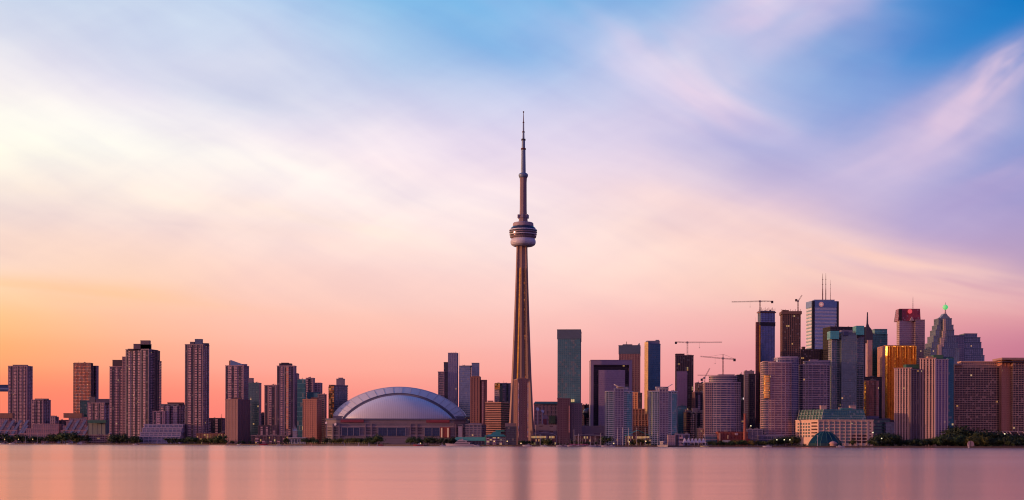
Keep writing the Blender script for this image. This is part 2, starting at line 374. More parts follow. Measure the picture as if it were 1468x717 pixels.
def antenna(p, x, y, z0, z1, w=.8, name='antenna', rgb=(.12,.08,.1)):
    b = bmesh.new(); ox, oy, oz = p.location; h = z1-z0
    lathe(b, [(w*.7, 0), (w*.6, h*.4), (w*.45, h*.42), (w*.35, h*.8), (w*.15, h)], 8)
    for i in range(5): lathe(b, [(w*.9, h*(.1+.17*i)), (w*.9, h*(.1+.17*i)+.6)], 8)
    return new_ob(name, b, named('painted_metal', rgb), p, (x-ox, y-oy, z0-oz))
def tower(label, fp, px, ytop, st, name='apartment_tower', cat='building', z0=None, group=None):
    Y = min(q[1] for q in fp); c = Vector((sum(q[0] for q in fp)/len(fp), sum(q[1] for q in fp)/len(fp)))
    t = thing(name, label, cat, (c.x, c.y, GZ), group); z1 = Z_(px, ytop, Y)
    mass(t, fp, GZ if z0 is None else z0, z1, st); t['z1'] = z1
    # roof plant: small boxes, vents and an aerial standing on the roof
    r_ = random.Random(int(px*7+ytop)); w_ = max(q[0] for q in fp)-min(q[0] for q in fp)
    for k in range(3):
        bb = bmesh.new(); a, h_ = r_.uniform(1, 2.4), r_.uniform(1.4, 3.2); box(bb, -a, a, -1.5, 1.5, 0, h_); lathe(bb, [(.4,h_),(.4,h_+.8),(.6,h_+.9)], 8, a*.4, 0)
        new_ob('roof_plant', bb, named('galvanised', (.22,.18,.2)), t, (r_.uniform(-.36,.36)*w_, r_.uniform(-4, 2), z1-GZ-.02))
    bb = bmesh.new(); lathe(bb, [(.22,0),(.1,r_.uniform(4,7))], 6); bar(bb, (-.8,0,3), (.8,0,3), .14); new_ob('aerial', bb, named('galvanised', (.22,.18,.2)), t, (r_.uniform(-.3,.3)*w_, 0, z1-GZ))
    return t
def top_box(t, xl, xr, ytop, Y, depth=10, rgb=(.2,.15,.18), dy=4, name='penthouse'):
    z1 = Z_((xl+xr)/2, ytop, Y); plantbox(t, FB(xl, xr, Y+dy, depth), t['z1']-.5, z1, rgb, name)

# ------------------------------------------------------------------ ground, water
SHORE = [(-60,3150),(0,3030),(200,2690),(400,2360),(600,2100),(734,2030),(1000,1990),(1250,1960),(1468,1930),(1540,1920)]
def shoreY(px):
    for (a, ya), (b, yb) in zip(SHORE, SHORE[1:]):
        if px <= b: return ya+(yb-ya)*(px-a)/(b-a)
    return 1920
def tagk(o, kind, label=None):
    o['kind'] = kind
    if label: o['label'] = label
    return o
# city ground: one sheet from the quay edge to the horizon
pts = [(X_(px,1)*y, y) for px, y in SHORE]
pts = [(-30000, 5200), (-2600, 3600)]+pts+[(2400, 1850), (30000, 1500)]
bm = bmesh.new(); front = [bm.verts.new((x, y, GZ)) for x, y in pts]; back = [bm.verts.new((x*1.6, 60000, GZ)) for x, y in pts]
for i in range(len(pts)-1): bm.faces.new((front[i], front[i+1], back[i+1], back[i]))
tagk(new_ob('ground', bm, mat_plain('city_ground', (.06,.055,.05), .9, scale=.02)), 'structure', 'flat city ground behind the quay')
# quay wall: stone edge dropping into the water, with a kerb on top
bm = bmesh.new()
for (x0,y0),(x1,y1) in zip(pts, pts[1:]):
    q = [bm.verts.new(v) for v in ((x0,y0-.02,-1),(x1,y1-.02,-1),(x1,y1-.02,GZ+.35),(x0,y0-.02,GZ+.35),(x0,y0+.8,GZ+.35),(x1,y1+.8,GZ+.35),(x0,y0+.8,GZ),(x1,y1+.8,GZ))]
    bm.faces.new((q[0],q[1],q[2],q[3])); bm.faces.new((q[3],q[2],q[5],q[4])); bm.faces.new((q[4],q[5],q[7],q[6]))
tagk(new_ob('quay_wall', bm, mat_plain('quay_stone', (.10,.06,.06), .85, scale=.3)), 'structure', 'dark stone quay wall along the water')
# promenade strip behind the quay wall
bm = bmesh.new()
for (x0,y0),(x1,y1) in zip(pts[2:-2], pts[3:-2]):
    bm.faces.new([bm.verts.new(v) for v in ((x0,y0+.9,GZ+.004),(x1,y1+.9,GZ+.004),(x1,y1+15,GZ+.004),(x0,y0+15,GZ+.004))])
tagk(new_ob('promenade', bm, mat_plain('promenade_paving', (.22,.17,.16), .85, scale=.2)), 'structure', 'paved promenade on the waterfront')
bm = bmesh.new(); bm.faces.new([bm.verts.new(v) for v in ((-40000,-30000,0),(40000,-30000,0),(40000,12000,0),(-40000,12000,0))])
m = bpy.data.materials.new('lake_water'); m.use_nodes = True; N = NT(m.node_tree); b = m.node_tree.nodes['Principled BSDF']
g = N.n('ShaderNodeTexCoord'); ox_, oy_, oz_ = N.sep(g.outputs['Object'])[0:3]
n1 = N.noise(N.xyz(N.m('MULTIPLY', ox_, .012), N.m('MULTIPLY', oy_, .035)), 1.0, 5.0, .6)
n2 = N.noise(N.xyz(N.m('MULTIPLY', ox_, .0016), N.m('MULTIPLY', oy_, .007), 4.0), 1.0, 4.0, .55, .6)
gl_w = N.n('ShaderNodeBsdfGlossy', distribution='MULTI_GGX'); gl_w.inputs['Color'].default_value = (1.0,.65,.53,1)  # salmon tint, gloss and diffuse, paints the reflected sunset warmth into the water
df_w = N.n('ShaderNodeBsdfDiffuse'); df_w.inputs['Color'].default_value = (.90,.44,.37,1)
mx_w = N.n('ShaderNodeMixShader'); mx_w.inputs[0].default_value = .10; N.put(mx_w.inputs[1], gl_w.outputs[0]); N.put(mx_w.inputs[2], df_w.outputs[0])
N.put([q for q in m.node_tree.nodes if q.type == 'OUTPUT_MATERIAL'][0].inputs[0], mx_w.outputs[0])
N.put(gl_w.inputs['Roughness'], N.m('ADD', .14, N.m('MULTIPLY', n2.outputs[0], .09)))
bp = N.n('ShaderNodeBump'); bp.inputs['Strength'].default_value = .16; bp.inputs['Distance'].default_value = .5
n3 = N.noise(N.xyz(N.m('MULTIPLY', ox_, .0025), N.m('MULTIPLY', oy_, .05), 9.0), 1.0, 3.0, .6)
N.put(bp.inputs['Height'], N.m('ADD', N.m('ADD', N.m('MULTIPLY', n1.outputs[0], .8), N.m('MULTIPLY', n2.outputs[0], 3.0)), N.m('MULTIPLY', n3.outputs[0], .7))); N.put(gl_w.inputs['Normal'], bp.outputs[0])
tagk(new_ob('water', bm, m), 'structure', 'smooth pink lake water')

# ------------------------------------------------------------------ palette
MV = (.21,.115,.145); PK = (.40,.22,.24); BRK = (.25,.10,.09); WH = (.46,.36,.42); DK = (.03,.022,.03); TAN = (.44,.27,.22); PUR=(.2,.13,.2)
gB, gT, gD, gM, gP = (.17,.24,.42), (.10,.30,.36), (.10,.11,.18), (.30,.22,.32), (.42,.26,.30)
condo = sty(wall=(.22,.11,.15), glass=(.11,.09,.16), band=(.46,.27,.33), bh=1.1, ps=8, pw=1.6, po=.5, cols=1)
brick = sty(wall=BRK, glass=(.08,.05,.07), band=(.30,.13,.12), fu=.5, fv=.5, bh=.35, out=.08, ps=7, pw=2.2, po=.4, bay=2.4)
glassB = sty(wall=(.12,.13,.2), glass=gB, band=(.16,.18,.28), fu=.92, fv=.78, bh=.45, out=.12, ps=6, pw=.35, po=.25)
glassT = sty(wall=(.07,.12,.15), glass=gT, band=(.10,.17,.2), fu=.92, fv=.8, bh=.4, out=.12, ps=7, pw=.35, po=.25)
balc = sty(wall=(.17,.14,.18), glass=(.09,.11,.17), band=(.50,.38,.42), bh=1.1, out=1.1, ps=9, pw=.8, po=.9, fu=.85, fv=.72, bname='balcony')
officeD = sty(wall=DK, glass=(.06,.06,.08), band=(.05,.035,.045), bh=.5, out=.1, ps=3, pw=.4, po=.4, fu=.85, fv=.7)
def D(s, **k): d = dict(s); d.update(k); return d

# ------------------------------------------------------------------ west side towers
t = tower('plum residential slab at the far left with a blue arm sticking out', F(11.5,39,46.5,3350,6), 30, 525, D(condo, ps=6), 'residential_tower')
top_box(t, 18, 38, 523, 3350)
b = bmesh.new(); x0, x1 = X_(-30,3345), X_(12.5,3345); z0, z1 = Z_(0,561,3345), Z_(0,552,3345)
box(b, x0-t.location.x, x1-t.location.x, -12, 2, z0-GZ, z1-GZ); box(b, x0-t.location.x, x1-t.location.x, -12.6, 2.6, z1-GZ, z1-GZ+1.2); box(b, x0-t.location.x, x1-t.location.x, -12.4, -12, z0-GZ+5, z0-GZ+9, mi=1)
new_ob('skybridge', b, [named('blue_panel', (.03,.06,.2)), named('pale_panel', (.2,.26,.5))], t)
t = tower('shorter plum slab beside the far left tower', F(45,62,72.5,3300,6), 55, 573.5, D(condo, ps=6), 'residential_tower'); top_box(t, 50, 68, 571.5, 3300)
t = tower('brown tower with golden window glints on its upper front', F(105,130,133,3180,4), 115, 521, D(condo, cols=0, wall=(.16,.08,.08), glass=(.8,.42,.26), band=(.2,.12,.12), out=.1, bh=.5, ps=3.4, pw=.7, jit=.3, metal=.95, fu=.7), 'residential_tower')  # golden glass colour paints in the sunset glints
top_box(t, 106, 129, 520, 3180, 16, (.28,.16,.14))
mass(t, F(130,139,141,3200,6), GZ, Z_(135,525,3200), D(condo, wall=(.12,.08,.12)), 'wing')
b_ = FB(115,125,3150,20); mass(t, b_, GZ, Z_(120,575,3150), D(glassT, wall=(.02,.05,.07), glass=(.03,.1,.13)), 'glass_bay')
t = tower('squat mauve block with a stepped roof left of the tall twin towers', F(126,150,157,3080,8), 140, 578, D(condo, ps=5), 'residential_block')
top_box(t, 128, 136, 569, 3080, 12); top_box(t, 137, 156, 572, 3080, 16, (.14,.1,.17))
t = tower('narrow plum tower with a stepped crown joined to the tallest left tower', F(157,176,181,2960,5), 168, 526, condo, 'residential_tower')
top_box(t, 161, 177, 516, 2960, 16, (.12,.07,.09)); mass(t, F(175,181,182,2950,5), GZ, Z_(178,512,2950), D(condo, wall=PK, band=PK), 'wing')
t = tower('tallest tower of the left cluster with stepped crown and dark right side', F(180,213,226,2880,14), 200, 501, D(condo, ps=6, pw=2.4, band=(.36,.25,.30), wall=(.2,.1,.14)), 'residential_tower')
top_box(t, 183, 213, 500, 2880, 20, (.2,.12,.15)); top_box(t, 191, 214, 493, 2880, 16, (.2,.13,.17)); top_box(t, 201, 214, 488, 2880, 10, (.25,.17,.2))
mass(t, FB(214,225,2900,22), GZ, Z_(220,503,2900), D(condo, wall=(.04,.025,.05), glass=(.05,.05,.1), band=(.05,.03,.06)), 'dark_wing')  # right face of the same tower, its shade put into near-black walls
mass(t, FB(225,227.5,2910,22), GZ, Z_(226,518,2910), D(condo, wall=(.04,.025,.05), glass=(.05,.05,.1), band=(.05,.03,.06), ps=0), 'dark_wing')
t = tower('dark stepped apartment block with two pale window columns', F(230,256,265,2830,8), 245, 580, D(condo, wall=(.09,.09,.14), band=(.14,.12,.18), glass=(.12,.16,.26)), 'apartment_block')
top_box(t, 240, 262, 577, 2830, 14, (.12,.06,.08))
for a in (237.5, 248.5): mass(t, FB(a, a+5, 2822, 9), GZ, Z_(a,583,2822), D(condo, wall=(.45,.34,.42), band=(.45,.34,.42), fu=.5, ps=0), 'bay_window')
mass(t, FB(219,236,2815,14), GZ, Z_(225,590,2815), D(condo, wall=(.13,.09,.12), ps=4), 'wing')
# terraced white apartments
t = thing('terraced_apartments', 'long white terraced low block with stepped left end and blue glass', 'building', (X_(230,2770), 2790, GZ))
for i, (a, c, y) in enumerate(((200,258,626),(201.5,259,620),(204,260,614),(207,262,608.6))):
    mass(t, FB(a, c, 2770+i*3.5, 30), GZ+ (i*7.6 if i else 0), Z_(a,y,2770), D(balc, wall=(.3,.25,.42), glass=(.1,.16,.34), band=(.50,.40,.54), ps=9, pw=1.0, fh=3.0, bh=.9), 'terrace')
t = tower('tall slim mauve tower standing alone with a blue roof box', F(265,291,299.5,2790,8), 280, 494, D(condo, ps=5, wall=(.22,.14,.17), band=(.33,.22,.25)), 'residential_tower')
top_box(t, 272, 278, 490, 2790, 8); top_box(t, 279, 289, 486, 2790, 10, (.16,.18,.3)); top_box(t, 290, 298, 492, 2800, 10, (.14,.1,.14))
t = tower('low terracotta school building with yellow lit windows behind the trees', FB(281,320,2640,30), 300, 622, D(brick, wall=(.28,.12,.08), glass=(.3,.2,.08), fu=.7, fv=.5, lit=.35, bay=5, fh=4), 'low_building')
t = tower('low dark block with rooftop pole between two mauve towers', F(299,318,324,2900,5), 310, 600, D(condo, wall=(.07,.04,.06), band=(.09,.05,.07)), 'low_building'); antenna(t, X_(317,2900), 2905, Z_(317,601,2900), Z_(317,593,2900), .7)
t = tower('tower with a slanted blue crown rising over a brick slab', F(323,349,356.5,2720,8), 340, 524.5, D(condo, ps=6, wall=(.22,.14,.17)), 'residential_tower')
Y = 2724; b = bmesh.new(); l = FB(330,347,Y,12); o_ = t.location
vs = [(l[0][0],l[0][1]),(l[1][0],l[1][1]),(l[2][0],l[2][1]),(l[3][0],l[3][1])]; zb = t['z1']-GZ
q = [b.verts.new((x-o_.x, y-o_.y, zb)) for x, y in vs]+[b.verts.new((x-o_.x, y-o_.y, Z_(335,h,Y)-GZ)) for (x, y), h in zip(vs, (516,522,522,516))]
for f in ((0,1,5,4),(1,2,6,5),(2,3,7,6),(3,0,4,7),(4,5,6,7)): b.faces.new([q[i] for i in f])
new_ob('slanted_crown', b, named('blue_panel', (.2,.28,.5)), t); top_box(t, 328, 331.5, 517, Y, 8, (.5,.24,.15)); top_box(t, 347, 353, 522, Y, 8, (.3,.24,.34))
t = tower('plain brick slab standing in front of the slanted crown tower', F(323,341,358.5,2600,24), 340, 573, D(brick, wall=(.27,.13,.15), band=(.27,.14,.17), glass=(.2,.17,.25), ps=8, fu=.35), 'apartment_slab'); top_box(t, 334, 345, 571, 2604, 8, BRK)
t = tower('dark teal tower half hidden behind the brick slab', F(356,371,374.5,2700,5), 365, 549.5, D(glassT, wall=(.06,.07,.12), glass=(.08,.16,.22)), 'residential_tower'); top_box(t, 356, 362, 542, 2700, 12, (.3,.2,.26))
t = tower('pink slab with fine horizontal lines and a flat roof', F(379,396,397.5,2680,3), 388, 553, D(condo, wall=PK, band=(.46,.27,.28), glass=(.28,.18,.22), ps=9, pw=2.6), 'apartment_slab'); top_box(t, 380, 396, 552, 2684, 14, PK)
t = tower('mauve tower with a dark domed cap and a glowing vertical strip', F(397,422,424.5,2560,4), 408, 525, D(condo, wall=(.17,.12,.18), glass=(.18,.2,.32), ps=5, bh=.8), 'residential_tower')
top_box(t, 400, 417, 521, 2560, 16, (.06,.04,.07)); top_box(t, 403, 413, 520, 2562, 10, (.06,.04,.07))
mass(t, FB(410.2,413.5,2556,5), GZ+30, Z_(412,526,2556), D(condo, wall=(.6,.3,.24), glass=(.9,.5,.3), band=(.6,.36,.3), ps=0, metal=.9, jit=.3), 'window_strip')  # lit look of the strip comes from gold wall and glass colour
mass(t, FB(424,426,2580,20), GZ, Z_(425,536,2580), condo, 'wing')
t = tower('teal glass tower with pale lines every few storeys', F(426,437.5,438.5,2540,3), 430, 544.5, D(glassT, fh=9, bh=.7, out=.3, band=(.2,.4,.45), wall=(.03,.09,.12), glass=(.03,.14,.19), ps=0, blind=.05), 'glass_tower')
t = tower('dark purple tower with a lower right shoulder behind the orange brick slab', F(438.5,449,451,2620,4), 445, 542.5, D(condo, wall=(.1,.07,.1)), 'residential_tower')
mass(t, FB(450,459.5,2625,22), GZ, Z_(455,549.5,2625), D(condo, wall=(.12,.08,.12)), 'wing'); mass(t, FB(440,457,2600,18), GZ, Z_(448,563,2600), glassT, 'glass_bay')
t = tower('orange lit brick slab in front of the teal tower', F(434,454,461,2440,14), 445, 573, D(brick, wall=(.42,.16,.12), band=(.46,.20,.16), glass=(.4,.22,.22), ps=5, pw=1.4), 'apartment_slab'); top_box(t, 446, 456, 570, 2440, 10, BRK)
t = tower('narrow dark tower with pale balconies beside the brick slab', F(456,465,467.5,2500,5), 460, 566, D(balc, wall=(.08,.06,.1), band=(.3,.17,.2)), 'residential_tower')
t = tower('lone balcony tower with golden corner just left of the dome', F(471,479,498,2700,74), 485, 553, D(balc, wall=(.10,.11,.18), band=(.2,.16,.22), glass=(.14,.2,.3)), 'residential_tower')
top_box(t, 482, 493, 543, 2700, 14, (.3,.22,.3)); top_box(t, 485, 491, 541.5, 2702, 8, (.3,.22,.3))
mass(t, FB(471.5,479,2698,14), GZ, Z_(475,552.5,2698), D(glassB, wall=(.4,.2,.06), glass=(.7,.36,.1), band=(.2,.12,.12), metal=.9, jit=.3), 'glass_bay')  # sunset reflection put into gold walls and glass

# ------------------------------------------------------------------ brick terraces at far left
def terraces(label, x0, x1, ytop, Y, steps, dirn, cap):
    t = thing('terraced_housing', label, 'building', (X_((x0+x1)/2, Y), Y+25, GZ))
    zt = Z_(x0, ytop, Y); n = steps
    for i in range(n):
        k = i/(n-1)
        a = x0+(x1-x0)*(.42*(k) if dirn > 0 else 0); c = x1-(x1-x0)*(.42*k if dirn <= 0 else 0)
        z0 = GZ if i == 0 else GZ+(zt-GZ)*i/n
        mass(t, FB(a, c, Y+i*3.2, 34-i*3.2), z0, GZ+(zt-GZ)*(i+1)/n, D(condo, wall=(.36,.17,.19), band=(.52,.26,.29), glass=(.2,.24,.36), ps=5, pw=.8, bh=.7, fh=3.1, blind=.3, cols=0), 'terrace')
    sm_ = mat_win((.30,.2,.25), (.16,.2,.3), .8, .8, 0, .6, .25, .04, blind=.2); o_ = t.location
    for k in range(4):     # slanting glazed stair slopes stepping down over the terraces
        f = .04+.22*k; w_ = (x1-x0)*(.09 if cap else .05); Ys = Y-1.0
        xa, xb = X_(x0+(x1-x0)*f, Ys)-o_.x, X_(x0+(x1-x0)*f+w_, Ys)-o_.x; sh = (zt-GZ)*.45; zz = (zt-GZ)*(.92 if cap else .95)
        b = bmesh.new(); vs = [b.verts.new(v) for v in ((xa,Ys-o_.y,0),(xb,Ys-o_.y,0),(xb+sh,Ys-o_.y+15,zz),(xa+sh,Ys-o_.y+15,zz),(xa,Ys-o_.y-1.2,0),(xb,Ys-o_.y-1.2,0),(xb+sh,Ys-o_.y+13.5,zz),(xa+sh,Ys-o_.y+13.5,zz))]
        uvl = b.loops.layers.uv.verify()
        for q in ((0,3,2,1),(4,5,6,7),(0,1,5,4),(1,2,6,5),(2,3,7,6),(3,0,4,7)):
            fc = b.faces.new([vs[j] for j in q])
            for lp in fc.loops: lp[uvl].uv = ((lp.vert.co.x-xa)/2.5, lp.vert.co.z/3.0)
        new_ob('glass_slope', b, sm_, t)
    if cap: top_box_z(t, cap[0], cap[1], cap[2], Y+14, zt)
    return t
def top_box_z(t, xl, xr, ytop, Y, zb, rgb=(.36,.17,.13)):
    plantbox(t, FB(xl, xr, Y, 14), zb-.5, Z_(xl, ytop, Y), rgb)
terraces('stepped brick terraces at the left frame edge under a brown penthouse', -14, 32, 599, 3120, 6, -1, (-14, 18, 592.5))
terraces('low stepped brick terraces between the two taller terraced blocks', 20, 84, 608, 3110, 4, 1, None)
terraces('stepped brick terraces with glass slope and brown penthouse', 80, 124, 598.5, 3090, 6, 1, (91, 117, 592.5))
t = tower('small dark roofed box behind the low brick terraces', F(72,79,84,3200,6), 76, 598, D(condo, wall=(.08,.05,.08)), 'low_building'); top_box(t,72,77,596,3204,8)
t = tower('grey green windowless storage block with a dark right side', F(126,151,158,3000,10), 140, 603, D(condo, cols=0, wall=(.19,.19,.20), glass=(.10,.10,.11), fu=.2, fv=.1, band=(.21,.21,.22), ps=12, out=.06, bh=.2, lit=0), 'storage_block', 'warehouse')
b = bmesh.new(); o_ = t.location; x0, x1 = X_(125.5,2994)-o_.x, X_(152,2994)-o_.x
box(b, x0, x1, 2994-o_.y, 2999.8-o_.y, Z_(140,606.5,2996)-GZ, Z_(140,602.5,2996)-GZ)
new_ob('green_fascia', b, named('green_panel', (.06,.16,.13)), t)
t = tower('pink arcaded ferry building with white columns', FB(126,158,2900,16), 140, 624, D(condo, cols=0, wall=PK, band=(.45,.28,.28), glass=(.08,.06,.1), ps=4, pw=.9, po=.8, fh=4.5, lit=.05), 'low_building')
t = thing('pavilion', 'tiny cupola pavilion with two tiers beside the arcaded building', 'building', (X_(157,2890), 2896, GZ))
b = bmesh.new(); lathe(b, [(7,0),(7,6),(8.5,6.4),(5,8),(5,14),(6.2,14.3),(3,17),(3,21),(4,21.2),(.3,25)], 12); new_ob('wall', b, named('stucco', (.42,.26,.26)), t)

# ------------------------------------------------------------------ domed stadium
YS = 2400.0; K = YS/FPX
st_ = thing('domed_stadium', 'wide white domed stadium with an arched roof band beside the tall tower', 'stadium', (X_(568,YS), YS+60, GZ))
ox, oy = st_.location.x, st_.location.y
def SX(px): return X_(px, YS)-ox
def SZ(py): return Z_(568, py, YS)-GZ
conc = mat_win((.24,.18,.22), (.08,.07,.12), .9, .1, 0, .2, .5, .01, blind=0)
base = [(SX(466),-50),(SX(468.5),-66),(SX(484),-76),(SX(652),-76),(SX(666),-66),(SX(668),-50),(SX(668),90),(SX(640),130),(SX(495),130),(SX(466),90)]
b = bmesh.new(); prism(b, base, 0, SZ(601.5), mi=0, top=1, bay=12, fh=4.2); new_ob('wall', b, [conc, named('roof', (.2,.15,.2))], st_)
for h, c in ((606, (.36,.24,.28)), (612.5, (.42,.28,.33)), (620, (.3,.2,.24)), (625.5, (.42,.28,.33))):
    b = bmesh.new(); prism(b, offset(base, .5), SZ(h), SZ(h)+1.2); new_ob('ledge', b, named('concrete', c), st_)
b = bmesh.new(); prism(b, offset(base, 1.2), SZ(602.5), SZ(600.3)); new_ob('parapet', b, named('concrete', (.13,.12,.2)), st_)
for a, c in ((490,523), (612,645)):
    b = bmesh.new(); box(b, SX(a), SX(c), -77.9, -77.2, SZ(606), SZ(602)); new_ob('red_panel', b, named('red_panel', (.30,.05,.08)), st_)
b = bmesh.new(); box(b, SX(632), SX(646), -78.4, -77.3, SZ(627), SZ(612.5)); new_ob('red_panel', b, named('red_panel', (.36,.07,.06)), st_)
for a in (634, 643):
    b = bmesh.new(); box(b, SX(a)-1.2, SX(a)+1.2, -79, -78.5, SZ(627), SZ(613.5)); new_ob('light_pillar', b, mat_emit('warm_panel', (1,.42,.25), .35), st_)
gl_ = mat_win((.10,.09,.16), (.02,.05,.15), .94, .95, 0, .6, .12, .004, blind=0)
for a, c in ((491.5,517), (543.5,582.5), (609.5,631)):
    n = 3 if c-a > 22 else 2
    for i in range(n):
        x0 = SX(a)+(SX(c)-SX(a))*i/n+.5; x1 = SX(a)+(SX(c)-SX(a))*(i+1)/n-.5
        b = bmesh.new(); prism(b, [(x0,-77),(x1,-77),(x1,-75),(x0,-75)], SZ(625), SZ(613.5), bay=3.5, fh=5); w_ = new_ob('window', b, [gl_, gl_], st_)
        b = bmesh.new(); box(b, x1-.1, x1+1.0, -77.6, -76, SZ(625), SZ(613)); box(b, x0-1.0, x0, -77.7, -76, SZ(625), SZ(613)); box(b, x0, x1, -77.6, -76, SZ(613.5), SZ(613)); new_ob('frame', b, named('concrete', (.26,.22,.3)), w_)
roofm = mat_plain('roof_membrane', (.64,.62,.72), .5, 0, .10, .02)
# add narrow standing seams to the roof membrane
def seam(m, freq):
    N = NT(m.node_tree); b = m.node_tree.nodes['Principled BSDF']; g = N.n('ShaderNodeTexCoord'); x = N.sep(g.outputs['Object'])[0]
    s_ = N.m('LESS_THAN', N.m('FRACT', N.m('MULTIPLY', x, freq)), .12); src = b.inputs['Base Color'].links[0].from_socket
    N.put(b.inputs['Base Color'], N.mix(N.m('MULTIPLY', s_, .4), src, (.2,.18,.26)))
seam(roofm, .28)
# inner quarter dome
b = bmesh.new(); n, mrows = 56, 14; rows = []
za, zc = SZ(600.3), SZ(565.5)
for j in range(mrows+1):
    ph = j/mrows*math.pi/2; r = []
    for i in range(n+1):
        th = math.pi*i/n
        x = (SX(492)+SX(648))/2 - math.cos(th)*(SX(648)-SX(492))/2*(1.0)
        zz = za+(zc-za)*math.sin(th)**1.68*math.cos(ph)**.8 if j < mrows else za
        y = -22-(54)*math.sin(ph)*math.sin(th)**.55
        r.append(b.verts.new((x, y, zz)))
    rows.append(r)
for r0, r1 in zip(rows, rows[1:]):
    for i in range(n): b.faces.new((r0[i], r0[i+1], r1[i+1], r1[i]))
bmesh.ops.remove_doubles(b, verts=b.verts, dist=.01); new_ob('dome', b, roofm, st_, smooth=True)
def arc(xa, xb, zb, zt, y, p=1.48, n=64, zb2=None):
    zb2 = zb if zb2 is None else zb2
    return [((xa+xb)/2-math.cos(math.pi*i/n)*(xb-xa)/2, y, (zb+(zb2-zb)*i/n)+(zt-(zb+(zb2-zb)*i/n))*math.sin(math.pi*i/n)**p) for i in range(n+1)]
def loft(curves, m, name, smooth=True):
    b = bmesh.new(); R_ = [[b.verts.new(p) for p in c] for c in curves]
    for a, c in zip(R_, R_[1:]):
        for i in range(len(a)-1): b.faces.new((a[i], a[i+1], c[i+1], c[i]))
    return new_ob(name, b, m, st_, smooth=smooth)
c1 = arc(SX(490.5), SX(649.5), SZ(600.3), SZ(563.6), -24, 1.66); c2 = arc(SX(487), SX(652.5), SZ(600), SZ(562.2), -25, 1.62)
c3 = arc(SX(472.5), SX(663.5), SZ(596), SZ(553.8), -6); c4 = arc(SX(471), SX(665.5), SZ(594.5), SZ(552.4), -2); c5 = arc(SX(471), SX(665.5), SZ(594.5), SZ(553), 60)
loft([arc(SX(491), SX(649), SZ(600.3), SZ(569), -19, 1.68), c1], named('grey_metal', (.30,.29,.38)), 'roof_gutter')
loft([c1, c2], named('dark_metal', (.13,.13,.2)), 'roof_gutter')
bandm = mat_plain('roof_band', (.60,.57,.64), .5, 0, .12, .03)
loft([c2, c3], bandm, 'roof_band'); loft([c3, c4], mat_plain('roof_edge', (.5,.42,.47), .5, 0, .1, .03), 'roof_edge'); loft([c4, c5], bandm, 'roof_vault')
for i in range(3, 62, 3):
    b = bmesh.new(); bar(b, Vector(c2[i])+Vector((0,-.3,.2)), Vector(c3[i])+Vector((0,-.3,.4)), .45); new_ob('roof_rib', b, named('roof_seam', (.42,.40,.48)), st_)
for i in range(22):
    px = 470+i*9.2; 
    if any(a-2 < px < c+2 for a, c in ((491.5,517),(543.5,582.5),(609.5,631),(632,646))): continue
    b = bmesh.new(); box(b, SX(px)-.8, SX(px)+.8, -77.2, -75, 0, SZ(608)); new_ob('pilaster', b, named('concrete', (.26,.18,.23)), st_)
    b = bmesh.new()
    for z in (614.5, 618, 621.5, 627): box(b, SX(px)+1.6, SX(px)+8.6, -76.5, -75.6, SZ(z), SZ(z)+1.1)
    new_ob('vent_slot', b, named('dark_panel', (.05,.035,.06)), st_)
b = bmesh.new()
for s in (-1, 1):
    a, c = (SX(471), SX(489)) if s < 0 else (SX(665.5), SX(651)); l, h = min(a,c), max(a,c)
    box(b, l+3*(s<0), h-3*(s>0), -24, 50, SZ(601), SZ(596))
new_ob('dark_soffit', b, named('concrete', (.16,.13,.19)), st_)  # solid dark blocks give the arch ends their shaded underside
for px, py, sz in ((470,607,2.0),(483,609,2.2)):
    b = bmesh.new(); lathe(b, [(.3,0),(sz,.5),(sz*1.15,1.2)], 14, 0, 0); d = new_ob('dish', b, named('white_paint', (.6,.5,.6)), st_, (SX(px), -78, SZ(py))); d.rotation_euler = (R(75),0,R(-25))
# white control tower in front of the dome
t = thing('control_tower', 'slim pale pillar tower with a dark glazed top in front of the dome', 'tower', (X_(659.5,2160), 2165, GZ))
b = bmesh.new(); k = Z_(659,611,2160)-GZ; prism(b, [(-3,-3),(3,-3),(3,3),(-3,3)], 0, k, bay=3, fh=3.3); new_ob('shaft', b, [mat_win((.46,.33,.40), (.3,.2,.3), .15, .2, 0), named('roof', (.3,.2,.3))], t)
b = bmesh.new(); prism(b, [(-3.4,-3.4),(3.4,-3.4),(3.4,3.4),(-3.4,3.4)], k, k+2.8, bay=2, fh=2.8); new_ob('cabin', b, [mat_win((.2,.15,.2), (.05,.06,.1), .9, .7, 0), named('roof', (.3,.2,.3))], t)
b = bmesh.new(); prism(b, [(-4,-4),(4,-4),(4,4),(-4,4)], k+2.8, k+3.4); new_ob('roof', b, named('concrete', (.4,.3,.36)), t)

# ------------------------------------------------------------------ towers between dome and needle tower
t = tower('stepped blue tower of three heights behind the dome', F(642,655,656.5,2760,3), 650, 506.5, D(glassB, wall=(.16,.14,.24), glass=(.16,.17,.34), band=(.3,.27,.4), ps=4, pw=1.0), 'residential_tower')
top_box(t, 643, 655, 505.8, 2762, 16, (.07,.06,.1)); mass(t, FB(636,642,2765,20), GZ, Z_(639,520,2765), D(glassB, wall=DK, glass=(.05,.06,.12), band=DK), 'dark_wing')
mass(t, FB(628,636.5,2755,20), GZ, Z_(632,533.5,2755), D(balc, wall=(.25,.12,.16), band=(.46,.27,.32), out=.6), 'wing')
antenna(t, X_(658,2760), 2762, GZ, Z_(658,505,2760), 1.1, 'hoist_mast', (.5,.3,.32))
t = tower('blue glass tower with a taller right part behind the brown slabs', F(658,674,676,2700,4), 668, 525, D(glassB, wall=(.12,.14,.24), glass=(.15,.22,.42), band=(.28,.28,.42), fh=4, ps=0), 'glass_tower')
top_box(t, 662, 676, 524, 2704, 16, (.08,.12,.2)); mass(t, FB(676,686.5,2705,22), GZ, Z_(680,521,2705), D(glassB, ps=3), 'wing')
